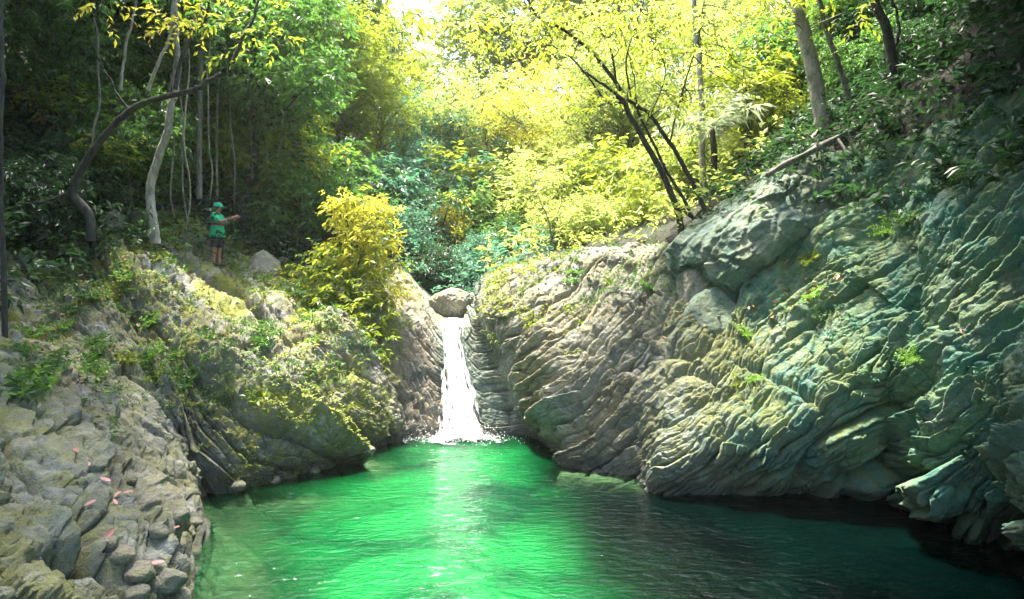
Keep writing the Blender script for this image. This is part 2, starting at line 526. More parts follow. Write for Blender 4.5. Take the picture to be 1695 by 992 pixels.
Pa = np.stack([s_ * 1.7, t_ * .75, P[:, 1] * .6], -1)
d += aP * .55 * facets(Pa, .75, 3) + aP * .30 * mod * facets(Pa * np.array([1, 1.2, 1]), .30, 4)
d += left * .06 * np.clip((uP - 4.2) / 1.5, .15, 1) * facets(P, .22, 6)
fadeup = np.clip((8.6 - vP) / 1.6, .25, 1)
fadedn = np.clip((vP - 2.3) / 1.3, .10, 1)
d = d * fadeup * fadedn + np.clip((3.2 - vP) / .8, 0, 1) * (.10 * fbm(P, .8, 4, 140) + .05 * fbm(P, .25, 3, 141, True))
d += np.clip((vP - 7.4) / 2, 0, 1) * .8 * fbm(P, 3.0, 4, 70)
d -= .44 * aP + .10 * np.clip((9 - uP) / 2, 0, 1) * np.clip((4.2 - vP), 0, 1)
PD = P + N * d[:, None]
# plants' soil: hill tint
hill = np.clip((vP - 7.2) / 1.2, 0, 1)
tint = tP.copy()
tint[:, 2] = np.clip(tint[:, 2] + .6 * np.clip((vP - 5.6) / 1.5, 0, 1) * (uP < 11), 0, 1.3)

tint[:, 2] += .6 * np.clip((5.3 - vP) / .8, 0, 1) * np.exp(-((uP - 7.2) / 1.3) ** 2)
tint[:, 1] *= 1 - .6 * np.exp(-((uP - 7) / 1.6) ** 2)
idx = np.arange(NU * NV).reshape(NU, NV)
F = np.stack([idx[:-1, :-1], idx[1:, :-1], idx[1:, 1:], idx[:-1, 1:]], -1)   # (NU-1, NV-1, 4)
fu = 0.5 * (uu[1:] + uu[:-1]); fv = 0.5 * (vv[1:] + vv[:-1])
rock = rock_material('weathered_rock')

m, nt, b = new_mat('forest_soil')
c1 = ramp(nt, noise(nt, 2.5, 8, .7), [(.3, (.010, .010, .006)), (.5, (.025, .022, .014)), (.7, (.05, .045, .028))])
c1 = mix(nt, ramp(nt, noise(nt, .8, 6, .7), [(.45, (0,) * 3), (.6, (1,) * 3)]), c1, (.025, .045, .012))
nt.links.new(c1, b.inputs['Base Color'])
b.inputs['Roughness'].default_value = .95
nt.links.new(bump(nt, noise(nt, 9, 6, .7), 1, .12), b.inputs['Normal'])
soil = m


def piece(name, fmask, mat, label, cat):
    f = F[fmask].reshape(-1, 4)
    used, inv = np.unique(f, return_inverse=True)
    me = mesh_data(name, PD[used], inv.reshape(-1, 4), True, {'tint': tint[used]})
    o = link(name, me, mat)
    tag(o, label, cat, kind='structure')
    return o


UF, VF = np.meshgrid(fu, fv, indexing='ij')
HL = 7.75
shore_m, nt, b = new_mat('shore_sand')
nt.links.new(mix(nt, noise(nt, 24, 4, .7), ramp(nt, noise(nt, 2.4, 7, .7), [(.36, (.05, .05, .03)), (.50, (.20, .17, .11)), (.66, (.36, .31, .22))]), (.18, .18, .14)), b.inputs['Base Color'])
b.inputs['Roughness'].default_value = .8
nt.links.new(bump(nt, noise(nt, 14, 6, .7), .8, .05), b.inputs['Normal'])
piece('shore', (VF < 2.75), shore_m, 'pale sandy shallows sloping under the pool water', 'shore')
piece('rock_bank', (UF < 10) & (VF < HL) & (VF > 2.75), rock, 'mossy grey rock slope left of the pool, where the person stands', 'rock bank')
piece('rock_bank', (UF >= 13) & (VF < HL) & (VF > 2.75), rock, 'green tinged layered rock slope rising right of the pool', 'rock bank')
piece('waterfall_ledge', (UF >= 10) & (UF < 13) & (VF < HL) & (VF > 2.75), rock, 'smooth wet rock chute under and beside the waterfall', 'rock ledge')
piece('hillside', (VF >= HL), soil, 'dark forested hillside above the rocks and behind the fall', 'hillside')

allF = F.reshape(-1, 4)
bank_bvh = BVHTree.FromPolygons([tuple(v) for v in PD.tolist()], [tuple(q) for q in allF.tolist()])


def ground(x, y, z0=60.0):
    h = bank_bvh.ray_cast(Vector((x, y, z0)), Vector((0, 0, -1)))
    return h[0].z if h[0] is not None else 0.0


def hit(px, py):
    """where the view ray through a photo pixel meets the rock (point, normal)"""
    dr = Vector(((px - 847.5) / FPX, 1.0, -(py - 496.0) / FPX)).normalized()
    h = bank_bvh.ray_cast(Vector((0, 0, CAM_Z)), dr)
    if h[0] is None:
        return None, None
    n = h[1]
    if n.dot(dr) > 0: n = -n
    return np.array(h[0]), np.array(n)


# pool bed
gx, gy = np.meshgrid(np.linspace(-14, 14, 140), np.linspace(-9, 17, 130), indexing='ij')
bp = np.stack([gx.ravel(), gy.ravel(), np.full(gx.size, -2.0)], -1)
bp[:, 2] += .5 * fbm(bp, 3.2, 4, 81) + .12 * fbm(bp, .7, 3, 82)
ii = np.arange(gx.size).reshape(gx.shape)
bf = np.stack([ii[:-1, :-1], ii[1:, :-1], ii[1:, 1:], ii[:-1, 1:]], -1).reshape(-1, 4)
m, nt, b = new_mat('pool_bed_sand')
nt.links.new(ramp(nt, noise(nt, .9, 7, .65), [(.36, (.06, .07, .05)), (.5, (.26, .24, .17)), (.65, (.42, .38, .28))]), b.inputs['Base Color'])
b.inputs['Roughness'].default_value = .9
tag(link('pool_bed', mesh_data('pool_bed', bp, bf), m), 'sandy stony bed under the green pool', 'pool bed', kind='structure')
# far ground so that nothing ends in emptiness
m2, nt, b = new_mat('far_ground')
b.inputs['Base Color'].default_value = (.035, .045, .02, 1); b.inputs['Roughness'].default_value = 1
g = 65.0
tag(link('ground', mesh_data('ground', [(-g, -g, -3.2), (g, -g, -3.2), (g, g, -3.2), (-g, g, -3.2)], [(0, 1, 2, 3)]), m2), 'dark earth underneath the valley', 'ground', kind='structure')
# ------------------------------------------------------------------ water
wx, wy = np.meshgrid(np.linspace(-12, 9, 260), np.linspace(-8, 15.6, 300), indexing='ij')
bed_bvh = BVHTree.FromPolygons([tuple(v) for v in bp.tolist()], [tuple(q) for q in bf.tolist()])
dep = np.zeros(wx.size)
for k, (x, y) in enumerate(zip(wx.ravel(), wy.ravel())):
    o = Vector((x, y, -.001)); dn = Vector((0, 0, -1))
    h1 = bank_bvh.ray_cast(o, dn); h2 = bed_bvh.ray_cast(o, dn)
    z = max(h1[0].z if h1[0] else -9, h2[0].z if h2[0] else -9)
    dep[k] = min(2.5, -z)
wp = np.stack([wx.ravel(), wy.ravel(), np.zeros(wx.size)], -1)
# gentle rings running out from the foot of the fall
rr = np.hypot(wp[:, 0] + 1.1, wp[:, 1] - 15)
wp[:, 2] = .010 * fbm(wp * np.array([.7, 1.6, 1]), .55, 3, 91) * np.clip(1.5 - rr / 14, .3, 1) + .02 * np.exp(-rr / 1.6) * fbm(wp, .25, 2, 95)
ii = np.arange(wx.size).reshape(wx.shape)
wf = np.stack([ii[:-1, :-1], ii[1:, :-1], ii[1:, 1:], ii[:-1, 1:]], -1).reshape(-1, 4)
# lit middle and shaded right of the pool, put into the water's body colour
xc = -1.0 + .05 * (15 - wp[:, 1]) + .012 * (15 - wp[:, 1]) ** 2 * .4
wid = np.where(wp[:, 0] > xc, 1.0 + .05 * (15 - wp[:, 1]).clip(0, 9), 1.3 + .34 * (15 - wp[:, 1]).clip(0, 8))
lit_band = np.exp(-(np.abs(wp[:, 0] - xc + .7 * fbm(wp, 2.4, 3, 97)) / wid) ** 3)
m, nt, b = new_mat('emerald_pool_water')
L = nt.links
out = nt.nodes['Material Output']
dp = attr(nt, 'depth').outputs['Fac']
opac = math_(nt, 'SUBTRACT', 1.0, math_(nt, 'EXPONENT', math_(nt, 'MULTIPLY', dp, -2.0)), clamp=True)
geo = nd(nt, 'ShaderNodeNewGeometry')
mp = nd(nt, 'ShaderNodeMapping'); mp.inputs['Scale'].default_value = (1.0, 1.6, 1.0)
L.new(geo.outputs['Position'], mp.inputs['Vector'])
r1 = noise(nt, 4.5, 4, .55, mp.outputs[0], .3)
r2 = noise(nt, 11.0, 3, .5, mp.outputs[0], .5)
hgt = math_(nt, 'ADD', r1, math_(nt, 'MULTIPLY', r2, .20))
nrm = bump(nt, hgt, .5, .10)
body = nd(nt, 'ShaderNodeBsdfDiffuse')
cloud = noise(nt, .55, 5, .6, geo.outputs['Position'], .8)
lit_fac = attr(nt, 'lit_band').outputs['Fac']
clear = mix(nt, ramp(nt, cloud, [(.38, (0,) * 3), (.62, (1,) * 3)]), (.0, .001, .001), (.0003, .004, .003))  # near-black body colour stands for the shade on the right of the pool
lit_body = mix(nt, ramp(nt, cloud, [(.36, (0,) * 3), (.6, (1,) * 3)]), (.0, .033, .011), (.003, .125, .027))
L.new(mix(nt, lit_fac, clear, lit_body), body.inputs['Color'])
tr = nd(nt, 'ShaderNodeBsdfTransparent')
tr.inputs['Color'].default_value = (.62, .93, .70, 1)
m1 = nd(nt, 'ShaderNodeMixShader')
L.new(opac, m1.inputs[0]); L.new(tr.outputs[0], m1.inputs[1]); L.new(body.outputs[0], m1.inputs[2])
gl = nd(nt, 'ShaderNodeBsdfGlossy'); gl.inputs['Roughness'].default_value = .06
L.new(nrm, gl.inputs['Normal'])
fr = nd(nt, 'ShaderNodeFresnel'); fr.inputs['IOR'].default_value = 1.33
L.new(nrm, fr.inputs['Normal'])
m3 = nd(nt, 'ShaderNodeMixShader')
L.new(fr.outputs[0], m3.inputs[0]); L.new(m1.outputs[0], m3.inputs[1]); L.new(gl.outputs[0], m3.inputs[2])
L.new(m3.outputs[0], out.inputs['Surface'])
water_mat = m
tag(link('pool_water', mesh_data('pool_water', wp, wf, True, {'depth': dep, 'lit_band': lit_band}), m), 'clear emerald green pool below the waterfall', 'water', kind='structure')

# the fall: a rope of white water, thick, torn into strands, down the chute
fall_ctrl = [  # px, py, Y, half width px
 (750, 527, 17.6, 17), (750, 534, 17.1, 20), (750, 542, 16.75, 20), (750, 565, 16.35, 18), (752, 595, 15.95, 20), (755, 625, 15.6, 24), (758, 655, 15.3, 30),
 (761, 690, 14.98, 38), (764, 712, 14.78, 45), (766, 724, 14.66, 49)]
fc = smooth_path([(*at(a, b_, Y), w / FPX * Y) for a, b_, Y, w in fall_ctrl], 260)
cr = np.linspace(-1, 1, 90)
FV = np.zeros((260, 90, 3))
vlen = np.concatenate([[0], np.cumsum(np.linalg.norm(np.diff(fc[:, :3], axis=0), axis=1))])
strand = pnoise(np.stack([np.repeat(vlen, 90) * .9, np.tile(cr, 260) * 5.5, np.zeros(260 * 90)], -1), 3).reshape(260, 90)
strand2 = pnoise(np.stack([np.repeat(vlen, 90) * 3.5, np.tile(cr, 260) * 14, np.zeros(260 * 90)], -1), 8).reshape(260, 90)
edge = 1 + .12 * pnoise(np.stack([vlen * 2.2, np.zeros(260), np.zeros(260)], -1), 5)
edge2 = 1 + .12 * pnoise(np.stack([vlen * 2.2, np.zeros(260), np.zeros(260)], -1), 15)
wL = np.where(cr[None, :] < 0, edge[:, None], edge2[:, None])
FV[..., 0] = fc[:, 0:1] + cr[None, :] * fc[:, 3:4] * wL
bulge = (.16 * (1 - cr[None, :] ** 2) + .06 * strand + .03 * strand2) * np.clip(.35 + vlen[:, None] / 1.5, 0, 1)
FV[..., 1] = fc[:, 1:2] - bulge - .02
FV[..., 2] = fc[:, 2:3] + bulge * .45
fi = np.arange(260 * 90).reshape(260, 90)
ff = np.stack([fi[:-1, :-1], fi[1:, :-1], fi[1:, 1:], fi[:-1, 1:]], -1).reshape(-1, 4)
m, nt, b = new_mat('white_water')
b.inputs['Base Color'].default_value = (.84, .88, .88, 1)
b.inputs['Roughness'].default_value = .35
sh = attr(nt, 'thin').outputs['Fac']
nt.links.new(sh, b.inputs['Alpha'])
geo = nd(nt, 'ShaderNodeNewGeometry'); mp = nd(nt, 'ShaderNodeMapping'); mp.inputs['Scale'].default_value = (26, 26, 3)
nt.links.new(geo.outputs['Position'], mp.inputs['Vector'])
nt.links.new(bump(nt, noise(nt, 1, 4, .6, mp.outputs[0]), .9, .08), b.inputs['Normal'])
white = m
alpha = np.clip(1.4 - 1.8 * np.abs(cr[None, :]) ** 1.7 + 1.2 * strand + 1.9 * strand2, .0, 1)
back = FV.copy(); back[..., 1] += .10
VV = np.vstack([FV.reshape(-1, 3), back.reshape(-1, 3)])
wfall = link('waterfall', mesh_data('waterfall', VV, np.vstack([ff, ff[:, ::-1] + 260 * 90]), True, {'thin': np.concatenate([alpha.ravel(), alpha.ravel()])}), white)
tag(wfall, 'narrow white waterfall sliding down the rock chute into the pool', 'waterfall', kind='structure')
# thin side trickle
tv = []
tri = Wood()
for q in range(5):
    cp = [at(770 + q * 2.2 + rng.normal() * 2, 566 + q * 6, 16.25), at(778 + q * 2 + rng.normal() * 2, 600, 15.95), at(781 + rng.normal() * 3, 630, 15.55), at(778 + rng.normal() * 4, 660, 15.25)]
    pts = smooth_path(cp, 24); pts[:, 1] -= .1
    tri.add(pts, np.full(24, .018) * (1 + .4 * rng.normal(size=24)).clip(.3, 2), 6)
tr_o = link('side_trickle', tri.mesh('side_trickle'), white)
# foam apron at the foot
n = 60
th = np.linspace(0, 2 * np.pi, 120, endpoint=False); ra = np.linspace(0, 1, n)
fx, fy = np.meshgrid(ra, th, indexing='ij')
fp = np.stack([(-1.08 + fx * np.cos(fy) * 1.25).ravel(), (14.5 + fx * np.sin(fy) * .62).ravel(), np.zeros(n * 120)], -1)
rr = fx.ravel()
nz = fbm(fp, .3, 4, 55)
fp[:, 2] = .012 + np.clip(.13 * np.exp(-(rr / .5) ** 2) * (1 + 1.1 * nz), 0, 1)
al = np.clip(1.35 - 1.75 * rr + 2.6 * nz, 0, 1)
fi = np.arange(n * 120).reshape(n, 120); f2 = np.roll(fi, -1, axis=1)
ff = np.stack([fi[:-1], fi[1:], f2[1:], f2[:-1]], -1).reshape(-1, 4)
foam = link('foam', mesh_data('foam', fp, ff, True, {'thin': al}), white)
tag(foam, 'white splashing foam where the fall enters the pool', 'foam', kind='stuff')
tr_o.parent = wfall
# loose ropes of water beside the main sheet and spray thrown up at its foot
rs_ = np.random.default_rng(61)
wr = Wood()
for q in range(46):
    side = rs_.uniform(-1.15, 1.15)
    k0 = rs_.integers(20, 170); k1 = min(259, k0 + rs_.integers(40, 120))
    seg_ = fc[k0:k1:4]
    pts = np.stack([seg_[:, 0] + side * seg_[:, 3] + .012 * np.cumsum(rs_.normal(size=len(seg_))) * .6, seg_[:, 1] - .10 - .16 * (1 - min(1, abs(side))) , seg_[:, 2] + .06], -1)
    wr.add(pts, .016 * np.sin(np.linspace(.25, 2.9, len(pts))) * rs_.uniform(.5, 1.6) + .002, 5)
wr_o = link('water_strands', wr.mesh('water_strands'), white, wfall)
nd_ = 1600
ang = rs_.uniform(0, 2 * np.pi, nd_); rad_ = rs_.gamma(2.0, .28, nd_)
c0 = np.stack([-1.06 + np.cos(ang) * rad_ * .85, 14.62 - np.abs(np.sin(ang)) * rad_ * .45, .03 + rs_.exponential(.16, nd_) * np.exp(-rad_ * .8)], -1)
oct_ = np.array([[1, 0, 0], [-1, 0, 0], [0, 1, 0], [0, -1, 0], [0, 0, 1], [0, 0, -1]], float)
of = np.array([[0, 2, 4], [2, 1, 4], [1, 3, 4], [3, 0, 4], [2, 0, 5], [1, 2, 5], [3, 1, 5], [0, 3, 5]])
sv = (c0[:, None, :] + oct_[None] * (rs_.uniform(.003, .012, nd_))[:, None, None]).reshape(-1, 3)
sf = (np.arange(nd_)[:, None, None] * 6 + of[None]).reshape(-1, 3)
tag(link('spray', mesh_data('spray', sv, sf, True, {'thin': np.ones(len(sv))}), white), 'white spray droplets thrown up at the foot of the fall', 'spray', kind='stuff')
# ------------------------------------------------------------------ foliage
def leaf_material(name, lo, mid, hi, trans, tf=.45, spec=.35):
    m, nt, b = new_mat(name)
    L = nt.links
    t = attr(nt, 'tone').outputs['Fac']
    oi = nd(nt, 'ShaderNodeObjectInfo')
    t2 = math_(nt, 'ADD', t, math_(nt, 'MULTIPLY', math_(nt, 'SUBTRACT', oi.outputs['Random'], .5), .3), clamp=True)
    c = ramp(nt, t2, [(.12, lo), (.5, mid), (.9, hi)])
    L.new(c, b.inputs['Base Color'])
    b.inputs['Roughness'].default_value = .42
    b.inputs['Specular IOR Level'].default_value = spec
    tl = nd(nt, 'ShaderNodeBsdfTranslucent')
    L.new(mix(nt, .65, c, trans), tl.inputs['Color'])
    ms = nd(nt, 'ShaderNodeMixShader'); ms.inputs[0].default_value = tf
    L.new(b.outputs[0], ms.inputs[1]); L.new(tl.outputs[0], ms.inputs[2])
    L.new(ms.outputs[0], nt.nodes['Material Output'].inputs['Surface'])
    return m


LM = {
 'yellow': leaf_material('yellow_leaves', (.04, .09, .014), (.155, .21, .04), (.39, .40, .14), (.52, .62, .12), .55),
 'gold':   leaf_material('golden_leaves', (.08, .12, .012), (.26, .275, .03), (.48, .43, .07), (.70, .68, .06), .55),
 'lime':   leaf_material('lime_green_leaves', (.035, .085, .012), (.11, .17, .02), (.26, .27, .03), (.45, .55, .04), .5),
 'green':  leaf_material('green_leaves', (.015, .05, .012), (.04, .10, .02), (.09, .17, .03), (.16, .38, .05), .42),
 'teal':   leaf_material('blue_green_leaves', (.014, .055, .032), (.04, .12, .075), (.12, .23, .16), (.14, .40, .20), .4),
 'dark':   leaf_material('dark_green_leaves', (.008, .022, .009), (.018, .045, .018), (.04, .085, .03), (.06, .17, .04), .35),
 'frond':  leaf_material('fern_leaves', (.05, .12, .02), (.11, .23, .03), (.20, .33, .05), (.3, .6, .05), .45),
 'pink':   leaf_material('pink_fallen_leaves', (.30, .11, .11), (.42, .18, .16), (.50, .26, .21), (.6, .3, .3), .15),
 'brown':  leaf_material('brown_fallen_leaves', (.10, .06, .03), (.22, .13, .06), (.34, .22, .11), (.3, .2, .1), .1),
}


def bark_material(name, c0, c1, c2):
    m, nt, b = new_mat(name)
    tc = nd(nt, 'ShaderNodeTexCoord')
    mp = nd(nt, 'ShaderNodeMapping'); mp.inputs['Scale'].default_value = (9, 9, 2.2)
    nt.links.new(tc.outputs['Object'], mp.inputs['Vector'])
    n = noise(nt, 1.6, 7, .7, mp.outputs[0], .8)
    c = ramp(nt, n, [(.32, c0), (.5, c1), (.68, c2)])
    c = mix(nt, ramp(nt, noise(nt, 2.1, 5, .7, tc.outputs['Object']), [(.5, (0,) * 3), (.64, (.7,) * 3)]), c, (.05, .075, .025))
    nt.links.new(c, b.inputs['Base Color'])
    b.inputs['Roughness'].default_value = .9
    nt.links.new(bump(nt, n, .9, .03), b.inputs['Normal'])
    return m


BARK = {'dark': bark_material('dark_bark', (.012, .010, .009), (.03, .026, .022), (.07, .06, .05)),
        'grey': bark_material('grey_bark', (.05, .045, .038), (.13, .12, .10), (.25, .235, .20)),
        'pale': bark_material('pale_bark', (.13, .12, .095), (.27, .25, .20), (.42, .40, .33))}


def unit(v): return v / (np.linalg.norm(v, axis=-1, keepdims=True) + 1e-9)


def leaf_cloud(p, d, l, m, size, width=.42, droop=.35, seed=1, spread=.9):
    """m leaves along each twig (base p, direction d, length l): folded pointed leaves -> V, F(tri), tone"""
    r = np.random.default_rng(seed)
    n = len(p)
    j = np.tile(np.arange(m), n); ti = np.repeat(np.arange(n), m)
    f = (j + .6 + .3 * r.normal(size=n * m)) / m
    D = d[ti]
    up = np.array([0, 0, 1.0])
    side = unit(np.cross(D, up) + .15 * r.normal(size=(n * m, 3)))
    s = np.where(j % 2 == 0, 1.0, -1.0)[:, None]
    ax = unit(side * s * spread + D * .6 - up * droop * r.uniform(.3, 1.6, (n * m, 1)) + .35 * r.normal(size=(n * m, 3)))
    nrm = unit(np.cross(ax, np.cross(up + .55 * r.normal(size=(n * m, 3)), ax)))
    lat = np.cross(nrm, ax)
    sz = size * r.uniform(.6, 1.25, (n * m, 1))
    # twig sags
    B = p[ti] + D * (l[ti] * f)[:, None] - up * (.22 * l[ti] * f ** 2)[:, None]
    mid = B + ax * sz * .45
    V = np.stack([B, mid + lat * sz * width * .5 + nrm * sz * .07, B + ax * sz - up * sz * .10, mid - lat * sz * width * .5 + nrm * sz * .07], 1).reshape(-1, 3)
    b = np.arange(n * m)[:, None] * 4
    F = np.concatenate([b + [[0, 1, 2]], b + [[0, 2, 3]]], 1).reshape(-1, 3)
    tone = np.clip(r.normal(.5, .22, n * m) + np.repeat(r.normal(0, .20, n), m), 0, 1)
    return V, F, np.repeat(tone, 4)


def clump_twigs(centres, radii, per, seed=1, flat=.75, length=.55):
    r = np.random.default_rng(seed)
    P, D, Ls = [], [], []
    for c, rad, k in zip(centres, radii, per):
        q = unit(r.normal(size=(k, 3)))
        q[:, 2] = q[:, 2] * .9 + .12
        rr = rad * r.uniform(.25, 1.0, (k, 1)) ** .55
        P.append(np.asarray(c) + q * rr * np.array([1, 1, flat]))
        D.append(unit(q * np.array([1, 1, .55]) + .45 * r.normal(size=(k, 3)) + np.array([0, 0, -.05])))
        Ls.append(length * r.uniform(.6, 1.3, k))
    return np.vstack(P), np.vstack(D), np.concatenate(Ls)


def cloud_mesh(name, parts):
    V, F, T, n = [], [], [], 0
    for v, f, t in parts:
        V.append(v); F.append(f + n); T.append(t); n += len(v)
    return mesh_data(name, np.vstack(V), np.vstack(F), False, {'tone': np.concatenate(T)})


def crooked(a, b_, n, amp, r):
    a = np.asarray(a, float); b_ = np.asarray(b_, float)
    t = np.linspace(0, 1, n)[:, None]
    off = r.normal(size=(n, 3)) * amp * np.linalg.norm(b_ - a)
    off = np.cumsum(off, axis=0) - t * np.cumsum(off, axis=0)[-1]
    off[0] = 0
    return a + (b_ - a) * t + off


def make_tree_proto(seed, H, cz, rx, rz, nclump, per, leaf, m=8, trunk_r=.12, stems=1, clump_r=(.5, 1.0), droop=.35, width=.42, length=.55, flat=.75, lean=.0):
    """returns (trunk mesh, crown mesh) of a tree about H tall standing at the origin"""
    r = np.random.default_rng(seed)
    C = []
    tries = 0
    while len(C) < nclump and tries < 5000:
        tries += 1
        q = r.normal(size=3); q /= np.linalg.norm(q)
        q *= r.uniform(.25, 1) ** .5
        c = np.array([q[0] * rx, q[1] * rx, cz + q[2] * rz])
        if c[2] < .15 * H * .3: continue
        if all(np.linalg.norm(c - o) > .55 * clump_r[0] * 1.6 for o in C): C.append(c)
    C = np.array(C)
    rad = r.uniform(*clump_r, len(C))
    per_ = np.maximum(4, (per * (rad / rad.mean()) ** 2).astype(int))
    tw = clump_twigs(C, rad, per_, seed + 5, flat, length)
    parts = [leaf_cloud(*tw, m, leaf, width, droop, seed + 9)]
    w = Wood()
    tops = []
    for k in range(stems):
        bx, by = (r.normal(size=2) * .12 if stems > 1 else (0, 0))
        tx, ty = r.normal(size=2) * rx * (.5 if stems > 1 else .15) + np.array([lean, 0])
        path = smooth_path(crooked((bx, by, -.4), (tx, ty, cz + rz * .55), 7, .035, r), 28)
        rd = trunk_r * np.linspace(1, .22, 28) * (1 + .55 * np.exp(-np.linspace(0, 1, 28) * 16))
        w.add(path, rd, 9, .06)
        tops.append((path, rd))
    for c in C:
        path, rd = tops[r.integers(len(tops))]
        want = np.clip((c[2] - .45 * np.linalg.norm(c[:2]) - path[0, 2]) / (path[-1, 2] - path[0, 2]), .25, .97)
        k = int(want * 27)
        pts = smooth_path(crooked(path[k], c, 5, .06, r), 14)
        w.add(pts, np.linspace(rd[k] * .55, .012, 14), 6)
    return w.mesh('trunk'), cloud_mesh('crown', parts)


PROTO = {
 'broad':  [make_tree_proto(11, 8, 5.4, 2.7, 2.6, 42, 34, .21, 8, .15), make_tree_proto(12, 8, 5.2, 2.5, 2.9, 44, 32, .19, 9, .14, droop=.55)],
 'tall':   [make_tree_proto(21, 10, 5.6, 1.9, 4.1, 46, 32, .19, 8, .13), make_tree_proto(22, 10, 5.8, 2.1, 4.0, 44, 32, .23, 7, .13, droop=.7, width=.36)],
 'airy':   [make_tree_proto(31, 8, 5.2, 2.5, 2.7, 34, 24, .13, 10, .10, clump_r=(.45, .9), flat=.5), make_tree_proto(32, 8, 5.4, 2.6, 2.6, 36, 24, .15, 9, .10, clump_r=(.45, .9), flat=.5)],
 'bush':   [make_tree_proto(41, 3, 1.5, 1.25, 1.25, 26, 26, .15, 8, .05, stems=4, clump_r=(.35, .6), length=.4), make_tree_proto(42, 3, 1.4, 1.35, 1.15, 26, 26, .17, 7, .05, stems=4, clump_r=(.35, .6), length=.4, droop=.6)],
 'sapling': [make_tree_proto(51, 4, 3.0, .75, .8, 9, 13, .14, 8, .028, clump_r=(.3, .5), length=.4, flat=.45), make_tree_proto(52, 4, 2.9, .85, .9, 10, 12, .13, 8, .026, clump_r=(.3, .5), length=.4, flat=.45)],
}
PH = {'broad': 8.0, 'tall': 9.8, 'airy': 8.0, 'bush': 2.8, 'sapling': 3.9}


def tree(name, kind, px, Y, top, leaf, label, cat='tree', bark='grey', wide=1.0, var=None, group=None):
    X = (px - 847.5) / FPX * Y
    z = ground(X, Y)
    h = CAM_Z - (top - 496.0) / FPX * Y - z
    if h < .4:
        h = .4
    s = h / PH[kind]
    r = np.random.default_rng(int(px * 7 + Y * 13) % 99991)
    tm, cm = PROTO[kind][var if var is not None else r.integers(len(PROTO[kind]))]
    e = empty(name, (X, Y, z - .05), r.uniform(0, 6.28), (s * wide, s * wide, s))
    tag(e, label, cat, group)
    link('trunk' if kind != 'bush' else 'stem', tm, BARK[bark], e)
    link('crown' if kind != 'bush' else 'foliage', cm, LM[leaf], e)
    return e


